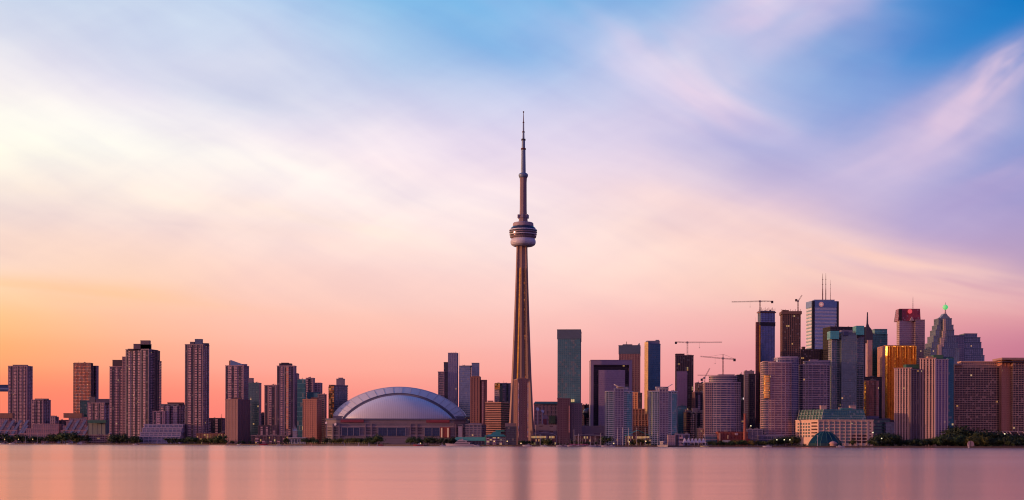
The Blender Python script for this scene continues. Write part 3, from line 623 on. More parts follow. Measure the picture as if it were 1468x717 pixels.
t = tower('reddish brown slab tower with a bright vertical window strip', F(674,687.5,689,2340,5), 680, 541, D(brick, wall=(.30,.13,.12), band=(.33,.15,.13), ps=5), 'apartment_tower')
top_box(t, 677, 688, 539.5, 2340, 10, BRK); mass(t, FB(689,697.5,2344,18), GZ, Z_(693,545.5,2344), D(brick, wall=(.24,.1,.09)), 'wing')
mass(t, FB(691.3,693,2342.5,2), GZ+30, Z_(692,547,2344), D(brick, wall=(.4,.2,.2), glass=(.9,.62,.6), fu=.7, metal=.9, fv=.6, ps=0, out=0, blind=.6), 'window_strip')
t = tower('dark blue balcony block at the foot of the reddish brown slab', F(668,690,696,2180,8), 680, 609.5, D(balc, wall=(.09,.08,.14), band=(.26,.2,.28), glass=(.12,.14,.26), ps=6), 'apartment_block'); top_box(t, 672, 690, 607, 2184, 12, (.22,.18,.28))
t = tower('brown hotel with stacked horizontal bands left of the needle tower', F(696,718,733,2260,20), 710, 577.5, D(condo, wall=(.24,.10,.09), glass=(.10,.06,.08), band=(.52,.25,.20), cols=0, bh=1.3, out=.5, fv=.5, fu=.95, ps=0, fh=3.8), 'hotel')
top_box(t, 699, 707, 574.5, 2264, 10, (.4,.22,.2))
t = tower('purple office tower with a golden upper left corner', F(709,716,732,2480,70), 720, 550, D(condo, wall=(.2,.14,.22), band=(.22,.15,.24), glass=(.22,.2,.34), ps=3.5, pw=.8), 'office_tower')
mass(t, FB(709.3,716.5,2470,8), Z_(712,558.5,2470), Z_(712,550,2470), D(glassB, wall=(.6,.32,.06), glass=(.9,.5,.12), band=(.5,.3,.1), metal=.95, jit=.3, ps=0), 'glass_bay')  # small gold block painting the sunset's reflection on the top corner
b = bmesh.new(); o_ = t.location; box(b, X_(716.5,2472)-o_.x, X_(720.5,2472)-o_.x, 2466-o_.y, 2480-o_.y, 0, t['z1']-GZ-4); new_ob('stair_shaft', b, named('dark_panel', (.03,.05,.08)), t)
b = bmesh.new(); box(b, X_(717,2440)-o_.x, X_(733,2440)-o_.x, 2440-o_.y, 2444-o_.y, Z_(720,583,2440)-GZ, Z_(720,578.5,2440)-GZ); new_ob('red_sign', b, named('red_panel', (.5,.04,.05)), t)
t = thing('restaurant', 'low waterfront restaurant with layered teal roofs', 'building', (X_(711,2110), 2120, GZ))
mass(t, FB(697,725,2105,26), GZ, Z_(710,626,2105), D(condo, wall=(.14,.1,.16), glass=(.1,.08,.12), fh=3.4, ps=4, out=.8, band=(.25,.24,.35), lit=.1), 'facade')
b = bmesh.new(); x0, x1 = X_(696,2110)-t.location.x, X_(726,2110)-t.location.x; zz = Z_(710,626,2110)-GZ
prism(b, [(x0,-18),(x1,-18),(x1,18),(x0,18)], zz+.2, zz+3.5, [(x0+5,-10),(x1-4,-10),(x1-4,14),(x0+5,14)]); prism(b, [(x0+9,-9),(x1-9,-9),(x1-9,10),(x0+9,10)], zz+3.6, zz+8, [(x0+13,-4),(x1-9,-4),(x1-9,8),(x0+13,8)]); prism(b, [(x0+16,-3),(x1-3,-3),(x1-3,8),(x0+16,8)], zz+8, zz+11)
new_ob('roof', b, named('teal_roof', (.04,.22,.22)), t)
t = tower('dark glass box with a mauve roof floor right of the teal roofed restaurant', F(725,743,746,2090,5), 735, 612.5, D(glassB, wall=(.04,.05,.09), glass=(.05,.06,.12), band=(.06,.07,.12)), 'glass_block')
top_box(t, 724, 745, 607, 2092, 18, (.26,.18,.22))
t = thing('green_shed', 'long low green roofed shed behind the moored motor yacht', 'building', (X_(673,2130), 2136, GZ))
b = bmesh.new(); x0, x1 = X_(647,2130)-t.location.x, X_(696,2130)-t.location.x; zz = Z_(670,632,2130)-GZ
prism(b, [(x0+2,-7),(x1-1,-7),(x1-1,7),(x0+2,7)], 0, zz, bay=5, fh=zz); new_ob('wall', b, [mat_win((.16,.12,.2), (.04,.05,.1), .8, .7, 0), named('roof', (.1,.1,.1))], t)
b = bmesh.new(); prism(b, [(x0,-8.5),(x1,-8.5),(x1,8.5),(x0,8.5)], zz, Z_(670,626.8,2130)-GZ, [(x0+8,-2),(x1,-2),(x1,2),(x0+8,2)]); box(b, x1-1, x1+1, -9, 9, 0, Z_(670,624,2130)-GZ); new_ob('roof', b, named('green_roof', (.10,.34,.26)), t)
t = tower('brick apartment tower standing in front of the needle tower shaft', F(736.5,742,757.5,2085,80), 745, 544, D(brick, wall=(.30,.14,.13), band=(.34,.17,.15), glass=(.25,.15,.16), ps=4.5, pw=1.2, blind=.3), 'apartment_tower')
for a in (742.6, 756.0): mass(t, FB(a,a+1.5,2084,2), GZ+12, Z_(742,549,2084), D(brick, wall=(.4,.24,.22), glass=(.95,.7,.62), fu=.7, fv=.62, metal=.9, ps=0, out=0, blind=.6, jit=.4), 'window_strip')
top_box(t, 745, 752, 541.5, 2090, 8, (.33,.16,.14))

# ------------------------------------------------------------------ needle tower
YC = 2200.0; KC = YC/FPX
cn = thing('needle_tower', 'very tall concrete needle tower with a round pod and thin spire', 'tower', (X_(747.6,YC,600), YC, GZ))
def CZ(py): return (637-py)*KC+CAMH-GZ
bc = mat_plain('tower_concrete', (.36,.21,.18), .8, 0, .22, .03); bpd = mat_plain('pod_white', (.60,.56,.68), .45, 0, .15, .08); bdk = mat_plain('pod_glass', (.05,.05,.09), .2, .5, .2, .2); bbl = mat_plain('antenna_cladding', (.17,.23,.36), .5, .3, .15, .05)
bring = named('tower_ring', (.24,.16,.2))
angs = [R(a) for a in (-152, -32, 88)]
levels = []
for py, half in ((637,19.3),(620,17.2),(600,15.9),(570,14.6),(543,13.2),(510,11.9),(480,10.8),(440,9.4),(400,8.1),(370,7.3),(350,6.9)):
    levels.append((CZ(py), half*KC))
b = bmesh.new(); rings = []
for z, h in levels:
    k = (h-6.9*KC)/(12.4*KC); rl = h/math.cos(R(31)) ; tw = 2.0+1.1*k; rc = 7.0+5.6*k; ring = []
    rl = max(rl, rc+1.0)
    for a in angs:
        d = Vector((math.cos(a), math.sin(a))); s = Vector((-d.y, d.x))
        ring += [d*rl-s*tw, d*rl+s*tw]
        j = a+R(60); ring += [d*(rc*.95)+s*(tw+.6), Vector((math.cos(j), math.sin(j)))*rc, Vector((math.cos(a+R(120)), math.sin(a+R(120))))*(rc*.95)-Vector((-math.sin(a+R(120)), math.cos(a+R(120))))*(tw+.6)]
    rings.append([b.verts.new((q.x, q.y, z)) for q in ring])
for a, c in zip(rings, rings[1:]):
    for i in range(len(a)): b.faces.new((a[i], a[(i+1)%len(a)], c[(i+1)%len(a)], c[i]))
b.faces.new(rings[-1]); new_ob('shaft', b, bc, cn)
# glazed lift shafts in the angles between the legs: three sided prisms
sunset_goldm = mat_win((.3,.14,.06), (.42,.21,.06), .95, .9, 0, .9, .34, .025, blind=.0); darkm = mat_win((.16,.09,.09), (.4,.2,.14), .8, .7, .02, .8, .2, .2, blind=.2)  # first one tinted gold to stand for sunlight mirrored in the lift glass
b = bmesh.new()
def strip(bm, xb, xt, yb, w, z0, z1, y2=None):
    # a slim upright prism with one face turned to the west
    lo = [(xb, yb), (xb+w*.9, yb-w*1.35), (xb+w, yb)]; hi = [(xt, y2), (xt+w*.8, y2-w*1.25), (xt+w*.9, y2)]
    prism(bm, lo, z0, z1, hi, bay=3, fh=4)
X0 = cn.location.x
def cx_(px, py): return pt(px, py, YC).x-X0
strip(b, cx_(740.6,546), cx_(744.6,385), -13.0, 2.5, CZ(546), CZ(385), -8.7); new_ob('lift_shaft', b, [sunset_goldm, sunset_goldm], cn)
b = bmesh.new(); strip(b, cx_(752.2,543), cx_(750.5,385), -13.0, 2.2, CZ(543), CZ(385), -8.5); new_ob('lift_shaft', b, [darkm, darkm], cn)
def cl(name, prof, m, n=48, smooth=False):
    b = bmesh.new(); lathe(b, [(max(r,.05)*KC, CZ(y)) for y, r in prof], n, cx_(750.0,330), 0); return new_ob(name, b, m, cn, smooth=smooth)
cl('radome', [(354,7),(353,14),(351.2,17),(349,18),(347,18.2),(345,17.9),(343.2,17),(342,16)], bpd)
cl('lower_deck', [(342,16.2),(341,18.4),(339.4,19),(339.2,19)], bring)
cl('window_ring', [(339.2,18.3),(337.2,18.6)], bdk); cl('deck_ring', [(337.2,19.5),(336,19.7)], bpd)
cl('window_ring', [(336,18.9),(334,19)], bdk); cl('deck_ring', [(334,19.9),(332.8,20)], mat_plain('ring_mauve', (.3,.2,.26), .6))
cl('window_ring', [(332.8,19),(331,18.8)], bdk); cl('deck_ring', [(331,20),(330,20),(329.6,19.6)], bpd)
cl('upper_deck', [(329.6,18.6),(327,17.6),(325,15.2)], bdk); cl('roof_drum', [(325,14.8),(324.2,15),(320.4,14.6),(319.5,13.6),(318.8,8)], mat_plain('drum', (.38,.27,.33), .6))
for k in range(6):
    a = R(20+60*k); b = bmesh.new(); box(b, -2.0, 2.0, -1.6, 1.6, CZ(313), CZ(308)); o = new_ob('equipment_box', b, named('equipment', (.3,.24,.32)), cn, (cx_(750,310)+6.6*KC*math.cos(a), 6.6*KC*math.sin(a), 0)); o.rotation_euler = (0,0,a)
cl('upper_shaft', [(319,6.6),(313,6.2),(312.5,5.5),(300,5.0),(262,4.8),(256,5.1),(255,5.6)], mat_plain('upper_concrete', (.26,.17,.2), .75, 0, .2, .06), 8)
cl('sky_deck', [(255,5.4),(253.6,6.4),(252,6.8),(250.5,6.8),(249,5.8),(248,3.6)], bbl, 32)
for y0, y1, r0, r1 in ((248,215,3.5,3.0),(213,201.5,2.5,2.4),(199.5,190,1.6,1.4),(189,176,1.2,1.0),(175,161,.7,.35)):
    cl('antenna_section', [(y0,r0),(y1,r1)], bbl if y0 > 180 else named('painted_metal', (.2,.12,.16)), 12)
for y0, y1, r in ((215,212.5,3.5),(201.5,199.3,3.1),(190,188.6,1.9),(176.2,174.8,1.3),(161.5,159.6,.9)):
    cl('antenna_collar', [(y0,r),(y1,r)], named('dark_red', (.12,.03,.04)) if y0 < 200 or y0 > 213 else named('dark_metal', (.05,.04,.06)), 12)

# ------------------------------------------------------------------ right of the needle tower, to the twin condos
t = tower('long purple exhibition hall with a dark teal roof', FB(766,800,2400,40), 780, 580, D(condo, cols=0, wall=(.24,.14,.22), band=(.28,.17,.26), glass=(.1,.09,.15), fh=7, ps=7, fu=.5), 'exhibition_hall')
b = bmesh.new(); l = FB(765,801,2396,46); o_ = t.location; prism(b, [(x-o_.x, y-o_.y) for x, y in l], t['z1']-GZ+1.4, t['z1']-GZ+5.5, [(x-o_.x, y-o_.y) for x, y in FB(767,799,2404,30)]); new_ob('roof', b, named('teal_roof', (.04,.09,.12)), t)
b = bmesh.new(); box(b, X_(787,2394)-o_.x, X_(796,2394)-o_.x, 2394-o_.y, 2401-o_.y, Z_(790,607,2394)-GZ, Z_(790,596,2394)-GZ); new_ob('window', b, mat_win((.05,.08,.08), (.04,.16,.15), .8, .8, 0), t)
t = tower('small purple box with a framed opening in front of the exhibition hall', FB(777.5,785,2330,14), 780, 597, D(condo, cols=0, wall=(.3,.2,.28), glass=(.12,.04,.08), fu=.7, fv=.7, bay=14, fh=16, ps=0, out=.2), 'low_building')
t = tower('windowless pale mauve block behind the festival pavilion', FB(768,798,2240,34), 780, 610, D(condo, cols=0, wall=(.34,.23,.29), glass=(.1,.07,.1), fu=.35, fv=.2, fh=9, bay=16, ps=0, out=0, band=(.38,.26,.31), lit=0), 'low_building')
for i, (px, py, Y, s, lab) in enumerate(((770.3,587,2290,3.0,'left dish of the two satellite dishes on tall masts'), (777.5,590,2285,2.7,'right dish of the two satellite dishes on tall masts'))):
    t = thing('satellite_dish', lab, 'antenna', (X_(px,Y), Y, GZ), 'satellite dishes near the needle tower'); zz = Z_(px,py,Y)-GZ
    b = bmesh.new(); lathe(b, [(.9,0),(.55,zz)], 10); box(b,-1.2,1.2,-1.2,1.2,0,.6); new_ob('mast', b, named('white_paint', (.5,.4,.48)), t)
    b = bmesh.new(); lathe(b, [(.2,0),(s*.6,.35),(s,1.1),(s+.25,1.15)], 18); d = new_ob('dish', b, named('white_paint', (.6,.5,.6)), t, (0,-1,zz)); d.rotation_euler = (R(65),0,R(30))
def pavilion(label, x0, x1, yb, yt, Y, roofc, litn, curved=True, wallc=(.2,.1,.12)):
    t = thing('festival_pavilion', label, 'pavilion', (X_((x0+x1)/2,Y), Y+8, GZ)); a, c = X_(x0,Y)-t.location.x, X_(x1,Y)-t.location.x; zz = Z_(x0,yb,Y)-GZ; zt = Z_(x0,yt,Y)-GZ
    b = bmesh.new(); prism(b, [(a+1,-6),(c-1,-6),(c-1,8),(a+1,8)], 0, zz, bay=2.2, fh=max(2.4,zz/3)); new_ob('wall', b, [mat_win(wallc, (.12,.07,.08), .8, .7, litn, blind=.1), named('roof', (.1,.1,.1))], t)
    b = bmesh.new(); n = 14
    for i in range(n):
        u0, u1 = i/n, (i+1)/n; f = (lambda u: zz+(zt-zz)*math.sin(math.pi*u)**.6) if curved else (lambda u: zz+(zt-zz)*(1-abs(2*u-1)))
        p = [(a+(c-a)*u0,-10,f(u0)),(a+(c-a)*u1,-10,f(u1)),(a+(c-a)*u1,10,f(u1)),(a+(c-a)*u0,10,f(u0))]
        top = [b.verts.new(Vector(q)+Vector((0,0,.5))) for q in p]; bot = [b.verts.new(q) for q in p]; b.faces.new(top); b.faces.new(bot[::-1])
        for k in range(4): b.faces.new((bot[k], bot[(k+1)%4], top[(k+1)%4], top[k]))
    new_ob('roof', b, named('fabric_roof', roofc), t)
    k = max(3, int((c-a)/7)); src = None
    for i in range(k+1):
        if src is None: b = bmesh.new(); lathe(b, [(.3,0),(.25,zz)], 6); src = new_ob('post', b, named('white_paint', (.5,.42,.48)), t, (a+.5,-9.6,0))
        else: dup('post', src, t, (a+.5+(c-a-1)*i/k,-9.6,0))
    return t
pavilion('festival pavilion with white curved roof and yellow lit windows', 761, 798, 624.5, 620.5, 2100, (.55,.42,.5), .42)
t = tower('dark teal glass tower with a pale crown over a brick lower half', F(799,831.5,835,2330,4), 815, 474, D(glassT, wall=(.06,.07,.09), glass=(.07,.22,.28), band=(.12,.20,.24), ps=3.6, pw=.5, fh=3.8, blind=.12), 'office_tower')
plantbox(t, offset(F(799,831.5,835,2330,4), .8), Z_(815,485.5,2330), Z_(815,472.8,2330)+.5, (.12,.15,.22), 'crown')
b = bmesh.new()
for k in (810,813.5,817.5,821): box(b, X_(k,2318)-t.location.x, X_(k+2.4,2318)-t.location.x, 2318-t.location.y, 2331-t.location.y, Z_(k,576,2318)-GZ, Z_(k,572.5,2318)-GZ)
new_ob('lit_sign', b, mat_emit('sign_glow', (1,.62,.25), .55), t)
t = tower('brick slab standing against the foot of the dark teal tower', F(799,817,818,2120,4), 808, 572, D(brick, wall=(.28,.12,.12), band=(.32,.15,.14), glass=(.2,.12,.14), ps=4, pw=1.2), 'apartment_tower')
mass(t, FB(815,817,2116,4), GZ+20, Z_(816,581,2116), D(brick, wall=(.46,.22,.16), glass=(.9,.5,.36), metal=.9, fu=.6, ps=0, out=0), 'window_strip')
mass(t, FB(818,834.5,2130,22), GZ, Z_(826,579,2130), D(brick, wall=(.2,.12,.15), band=(.22,.13,.16), glass=(.1,.13,.17)), 'wing')
t = tower('small dark office with an orange top between teal and portal towers', F(834,837,847,2500,70), 840, 581, D(condo, wall=(.3,.12,.12), band=(.36,.15,.14), glass=(.08,.08,.14)), 'low_tower')
b = bmesh.new(); lathe(b, [(.5,-9),(6,-7.5),(9,-3),(9.6,0),(9,3),(6,7.5),(.5,9)], 20); new_ob('glass_globe', b, bdk, t, (2, -16, Z_(842,592,2500)-GZ))
# portal shaped tower
t = thing('portal_tower', 'pale purple slab with a dark arch shaped recess framing its front', 'office tower', (X_(876,2420), 2440, GZ)); o_ = t.location
zt = Z_(876,517,2420)-GZ; fr = mat_plain('portal_frame', (.44,.30,.40), .7, 0, .12, .05)
def PX(px): return X_(px,2420)-o_.x
b = bmesh.new(); prism(b, [(PX(847),-8),(PX(905.5),-8),(PX(905.5),26),(PX(847),26)], 0, zt-8, bay=4, fh=3.9); new_ob('facade', b, [mat_win((.02,.018,.035), (.04,.04,.08), .9, .55, .001), named('roof', (.2,.15,.2))], t)
b = bmesh.new(); box(b, PX(846.5), PX(850.7), -20, 26.5, 0, zt); box(b, PX(901.6), PX(906), -20, 26.5, 0, zt); new_ob('side_frame', b, fr, t)
b = bmesh.new(); box(b, PX(850.72), PX(901.58), -20, 26.4, Z_(876,523,2420)-GZ, zt-.05); new_ob('top_frame', b, fr, t)
b = bmesh.new(); box(b, PX(846.3), PX(906.2), -20.3, 27, zt+.02, zt+1.4); new_ob('parapet', b, fr, t)
b = bmesh.new(); prism(b, [(PX(858),-19),(PX(896),-19),(PX(896),-8.1),(PX(858),-8.1)], 0, Z_(876,530.5,2420)-GZ, bay=2.2, fh=3.9); new_ob('front_panel', b, [mat_win((.48,.32,.42), (.38,.26,.38), .7, .5, 0, .3, .4), fr], t)
src = None
for i in range(int((Z_(876,524,2420)-GZ)/3.9)):
    z = i*3.9+2
    if src is None: b = bmesh.new(); box(b, PX(850.8), PX(901.4), -8.5, -8.05, 0, .7); src = new_ob('floor_band', b, named('concrete', (.06,.045,.08)), t, (0,0,z))
    else: dup('floor_band', src, t, (0,0,z))
t = tower('wide pale podium with a slot window at the foot of the portal tower', FB(818,872,2200,40), 850, 611.5, D(condo, cols=0, wall=(.33,.22,.29), glass=(.08,.06,.12), fu=.5, fv=.12, fh=12, bay=30, ps=0, out=0, lit=0, band=(.36,.25,.31)), 'podium_block')
mass(t, FB(817.5,824.5,2190,12), GZ, Z_(820,608.5,2190), D(condo, cols=0, wall=(.36,.26,.32), fu=.1, fv=.1, ps=0, out=0), 'wing')
t = tower('brown bank tower with a blue grey top and pointed right corner', F(887,917,920.5,2620,6), 900, 500, D(condo, cols=0, wall=(.18,.09,.1), band=(.30,.16,.17), glass=(.22,.12,.15), ps=5, fh=3.8, bh=.8), 'office_tower')
plantbox(t, offset(F(887,917,920.5,2620,6), .7), t['z1']-10, Z_(900,495,2620), (.10,.13,.22), 'crown')
b = bmesh.new(); o_ = t.location; x0, x1 = X_(914.5,2616)-o_.x, X_(920,2616)-o_.x; z0, z1 = t['z1']-GZ-10, Z_(918,490,2616)-GZ
vs = [b.verts.new(v) for v in ((x0,-16,z0),(x1,-16,z0),(x1,10,z0),(x0,10,z0),(x0,-16,z1-9),(x1-2,-16,z1),(x1-2,10,z1),(x0,10,z1-9))]
for f in ((0,1,5,4),(1,2,6,5),(2,3,7,6),(3,0,4,7),(4,5,6,7)): b.faces.new([vs[i] for i in f])
new_ob('roof_fin', b, named('dark_metal', (.10,.12,.2)), t); top_box(t, 893, 906, 493.6, 2625, 12, (.12,.13,.2)); antenna(t, X_(898,2625), 2630, Z_(898,495,2625), Z_(898,489,2625), .8)
t = tower('slim tower with golden left face and deep blue glass front', F(924.3,929.5,946.5,2560,75), 935, 493.5, D(glassB, wall=(.08,.13,.20), glass=(.12,.28,.46), band=(.1,.15,.26), ps=4, fh=3.6), 'glass_tower')
top_box(t, 927, 945.5, 488.5, 2562, 20, (.22,.22,.34)); top_box(t, 940, 944.5, 487.2, 2566, 8, (.3,.3,.4))
b = bmesh.new(); o_ = t.location; l = F(924.3,929.4,946,2560,75); p0, p1 = Vector(l[0]), Vector(l[3]); nrm = Vector((-(p1-p0).y, (p1-p0).x)).normalized()
q = [p0+nrm*.1, p1+nrm*.1, p1+nrm*1.0, p0+nrm*1.0]; q = [(v.x-o_.x, v.y-o_.y) for v in q]
prism(b, q, 5, t['z1']-GZ+5, bay=3, fh=3.6); ww = mat_win((.62,.38,.2), (.95,.62,.3), .6, .8, 0, .6, .3, .06, blind=.0); new_ob('sunlit_west_skin', b, [ww, ww], t)  # thin golden skin: low sun on the left face, put into colour
mass(t, FB(929.6,941,2540,18), GZ, Z_(935,560,2540), D(condo, wall=(.36,.18,.16), band=(.4,.2,.2), ps=4), 'lower_wing')
# stepped orange hotel
t = tower('orange brown stepped hotel wedged between the twin condo towers', F(905,914.5,920,2280,20), 912, 563.5, D(condo, cols=0, wall=(.55,.19,.08), band=(.62,.28,.15), glass=(.2,.08,.06), ps=5, bh=.8), 'hotel')
for i, (c, y) in enumerate(((925,587),(929,594),(934,603),(939,612))): mass(t, FB(906, c, 2272-i*7, 26), GZ, Z_(c,y,2272-i*7), D(condo, cols=0, wall=(.55,.19,.08), band=(.62,.28,.15), glass=(.2,.08,.06), ps=6, bh=.9), 'terrace')
# twin condos with wing roofs
def twin(label, x0, x1, side, wing0, wing1, pl):
    Y = 2130; t = tower(label, FR(x0, x1, Y, .62, 28, 3.2), (x0+x1)/2, 561.5, D(balc, wall=(.14,.16,.20), band=(.72,.64,.66), glass=(.09,.17,.23), ps=6, pw=.9, po=1.1, out=.75, bh=.95, fh=3.2), 'condo_tower')
    xm = (x0+x1)/2; mass(t, FB(xm-7, xm+6, Y-2.2, 14), GZ, Z_(xm,558,Y), D(balc, wall=(.34,.25,.32), band=(.50,.40,.45), glass=(.12,.1,.2), ps=5, pw=1.0, po=.5, out=.35), 'center_bay')
    top_box(t, pl[0], pl[1], 554.5, Y+3, 16, (.38,.32,.38)); o_ = t.location
    mass(t, FB(x1-9, x1-2.2, Y+.2, 10), GZ, Z_(x1-4,565,Y), D(glassT, wall=(.08,.2,.26), glass=(.06,.24,.32), band=(.34,.4,.46), bh=.6, out=.5, fh=3.2, ps=0), 'glass_bay')
    b = bmesh.new(); pts_ = [Vector((X_(wx,Y+6)-o_.x, 0, Z_(wx,wy,Y+6)-GZ)) for wx, wy in ((wing0[0],wing0[1]), ((wing0[0]*.55+wing1[0]*.45), max(wing0[1],wing1[1])-.6), wing1)]
    for a, c in zip(pts_, pts_[1:]):
        vs = [b.verts.new(v) for v in (a+Vector((0,-14,0)), c+Vector((0,-14,0)), c+Vector((0,6,0)), a+Vector((0,6,0)), a+Vector((0,-14,.9)), c+Vector((0,-14,.9)), c+Vector((0,6,.9)), a+Vector((0,6,.9)))]
        for f in ((0,3,2,1),(4,5,6,7),(0,1,5,4),(1,2,6,5),(2,3,7,6),(3,0,4,7)): b.faces.new([vs[i] for i in f])
    new_ob('roof_wing', b, named('white_paint', (.5,.42,.48)), t); return t
twin('left one of the twin white balcony towers, roof wing rising to the left', 869, 907.5, 1, (881,551.5), (893,555.5), (885,901))
twin('right one of the twin white balcony towers, roof wing rising to the right', 932, 972, 1, (963.5,551.5), (949,556), (941,958))

# ------------------------------------------------------------------ tower cranes
def lattice(bm, a, b, w, n, th=.28):
    a, b = Vector(a), Vector(b); d = (b-a); L = d.length; q = d.to_track_quat('Z','Y').to_matrix().to_4x4(); M = Matrix.Translation(a) @ q
    cs = [(-w/2,-w/2),(w/2,-w/2),(w/2,w/2),(-w/2,w/2)]
    for x, y in cs: bar(bm, M @ Vector((x,y,0)), M @ Vector((x,y,L)), th)
    for i in range(n):
        z0, z1 = L*i/n, L*(i+1)/n
        for k in range(4):
            (x0,y0),(x1,y1) = cs[k], cs[(k+1)%4]
            if i % 2: (x0,y0),(x1,y1) = (x1,y1),(x0,y0)
            bar(bm, M @ Vector((x0,y0,z0)), M @ Vector((x1,y1,z1)), th*.7)
def crane(label, px, Y, yb, ym, jib, counter, apex=None, rgb=(.22,.08,.09), luff=False, mw=1.9):
    t = thing('tower_crane', label, 'crane', (X_(px,Y,yb), Y, Z_(px,yb,Y)-1.0), 'tower cranes on the rising towers'); o_ = t.location; mt = named('crane_steel', rgb)
    top = Vector((0,0,Z_(px,ym,Y)-o_.z)); b = bmesh.new(); lattice(b, (0,0,0), top, mw, max(4,int(top.z/3))); new_ob('mast', b, mt, t)
    e = Vector((X_(jib[0],Y,jib[1])-o_.x, 0, Z_(jib[0],jib[1],Y)-o_.z)); c = Vector((X_(counter[0],Y,counter[1])-o_.x, 0, Z_(counter[0],counter[1],Y)-o_.z))
    b = bmesh.new(); lattice(b, top, e, 1.4, max(5,int((e-top).length/3.5)), .26); new_ob('jib', b, mt, t)
    b = bmesh.new(); lattice(b, top, c, 1.4, 4, .3); new_ob('counter_jib', b, mt, t)
    b = bmesh.new(); box(b, c.x-1.8, c.x+1.8, -1.4, 1.4, c.z-3.4, c.z+.8); new_ob('counterweight', b, named('counterweight', (.06,.04,.05)), t)
    b = bmesh.new(); box(b, -2.4, 1.2, -2.8, -.9, top.z-1.4, top.z+1.6); box(b, -1.5,1.5,-1.5,1.5, top.z-.7, top.z+.7); new_ob('cab', b, named('crane_cab', (.4,.3,.32)), t)
    if apex:
        ap = Vector((0,0,Z_(px,apex,Y)-o_.z)); b = bmesh.new(); lattice(b, top, ap, .9, 3, .24); bar(b, ap, top+(e-top)*.62+Vector((0,0,.7)), .22); bar(b, ap, c+Vector((0,0,.7)), .22); new_ob('apex', b, mt, t)
    if not luff:
        q = top+(e-top)*.35; b = bmesh.new(); bar(b, q, q+Vector((0,0,-9)), .16); box(b, q.x-.5,q.x+.5,-.5,.5,q.z-10.2,q.z-9); new_ob('hook', b, mt, t)
    return t
# ------------------------------------------------------------------ rising and finished towers, right of centre
conc_uc = sty(wall=(.13,.07,.07), glass=(.03,.02,.03), band=(.22,.12,.11), fu=.9, fv=.72, bh=.55, out=.35, ps=4, pw=.9, po=.3, metal=.1, rough=.5, lit=.02, blind=.12)
t = tower('unfinished dark tower with a pink panelled left front and one crane', F(969,994,996,2420,4), 982, 510, D(conc_uc, wall=(.06,.03,.04)), 'unfinished_tower')
top_box(t, 969, 981, 507, 2422, 14, (.14,.06,.06)); b = bmesh.new(); o_ = t.location
prism(b, [(X_(970,2415)-o_.x,2414-o_.y),(X_(985,2415)-o_.x,2414-o_.y),(X_(985,2415)-o_.x,2419-o_.y),(X_(970,2415)-o_.x,2419-o_.y)], 0, Z_(978,532.5,2415)-GZ, bay=3, fh=3.3); pm_ = mat_win((.46,.24,.33), (.36,.2,.3), .4, .5, 0, .2, .5, blind=.3); new_ob('pink_panel', b, [pm_, pm_], t)
crane('horizontal crane with its jib pointing right over the pink panelled tower', 985.5, 2430, 509, 491.3, (1035,490.6), (969,490.5), apex=489.5)
t = tower('golden yellow glazed block behind the round condo', F(996,998,1014,2380,60), 1004, 549.5, D(glassB, wall=(.5,.26,.14), glass=(.85,.5,.24), band=(.5,.27,.18), metal=.9, jit=.35, ps=3.4, pw=1.2), 'office_block')  # gold light on the block is coloured into its walls and glass
t = tower('dark red stepped block in front of the golden yellow one', F(993,996,1011,2300,60), 1000, 563, D(condo, wall=(.15,.07,.09), band=(.2,.09,.1)), 'office_block')
t = tower('teal low tower between the right twin and the brown block', FB(971,984,2250,20), 978, 583, D(glassT, wall=(.08,.1,.15)), 'glass_block')
t = tower('brown block with a pale lit roof edge left of the grey grid block', F(980,984,990,2180,55), 984, 591.5, D(condo, wall=(.28,.12,.10), band=(.34,.16,.13), ps=0), 'apartment_block'); top_box(t, 983, 988, 587.5, 2184, 8, (.5,.3,.28))
t = tower('grey grid fronted block with two pale roof boxes left of the round condo', F(988,998,1013,2160,75), 1000, 591.5, D(condo, wall=(.2,.15,.19), band=(.36,.26,.29), glass=(.05,.04,.08), ps=4.5, pw=.8, bh=.9, out=.3, fu=.9, fv=.75), 'apartment_block')
top_box(t, 993, 1000, 585, 2166, 10, (.55,.36,.36)); top_box(t, 1003, 1009, 588, 2166, 8, (.4,.28,.3))
t = tower('wide round condo tower with a golden penthouse left of the tallest glass tower', FR(1011,1064,2120,.6,32,2.6), 1040, 548.5, D(balc, wall=(.10,.08,.14), band=(.58,.41,.46), glass=(.08,.10,.20), out=.4, ps=5, pw=.5, po=.4, bh=.9), 'condo_tower')
mass(t, FR(1018,1058,2126,.55,28,2.6), t['z1'], Z_(1040,539.5,2126), D(balc, wall=(.2,.16,.24), band=(.46,.33,.38), out=.5, ps=0), 'setback')
top_box(t, 1018.5, 1029, 541, 2128, 10, (.75,.32,.14)); top_box(t, 1030, 1053, 536.8, 2132, 12, (.3,.22,.28))
mass(t, FB(1010.5,1020,2122,18), GZ, Z_(1015,549.5,2122), D(balc, wall=(.32,.17,.17), band=(.55,.34,.32), out=.8, ps=4, pw=.7), 'balcony_bay')
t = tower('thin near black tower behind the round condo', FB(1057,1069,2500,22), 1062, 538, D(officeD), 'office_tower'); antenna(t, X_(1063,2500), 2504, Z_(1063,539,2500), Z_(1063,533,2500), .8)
b = bmesh.new(); lathe(b, [(.2,-2.6),(1.8,-1.9),(2.6,0),(1.8,1.9),(.2,2.6)], 14); new_ob('lamp_globe', b, mat_emit('lamp_globe', (1,.75,.75), 1.1), t, (X_(1066.5,2490)-t.location.x, 2488-t.location.y, Z_(1066,571.5,2490)-GZ))
t = tower('grey tower with a pinkish left half and a dark right half', F(1068,1081,1083.5,2300,5), 1075, 532.5, D(glassB, wall=(.22,.18,.22), glass=(.28,.22,.28), band=(.26,.2,.24), bh=.2, jit=.02), 'office_tower')
mass(t, FB(1074,1082.5,2296,10), GZ, Z_(1078,537,2296), D(officeD, glass=(.06,.05,.1)), 'dark_wing')
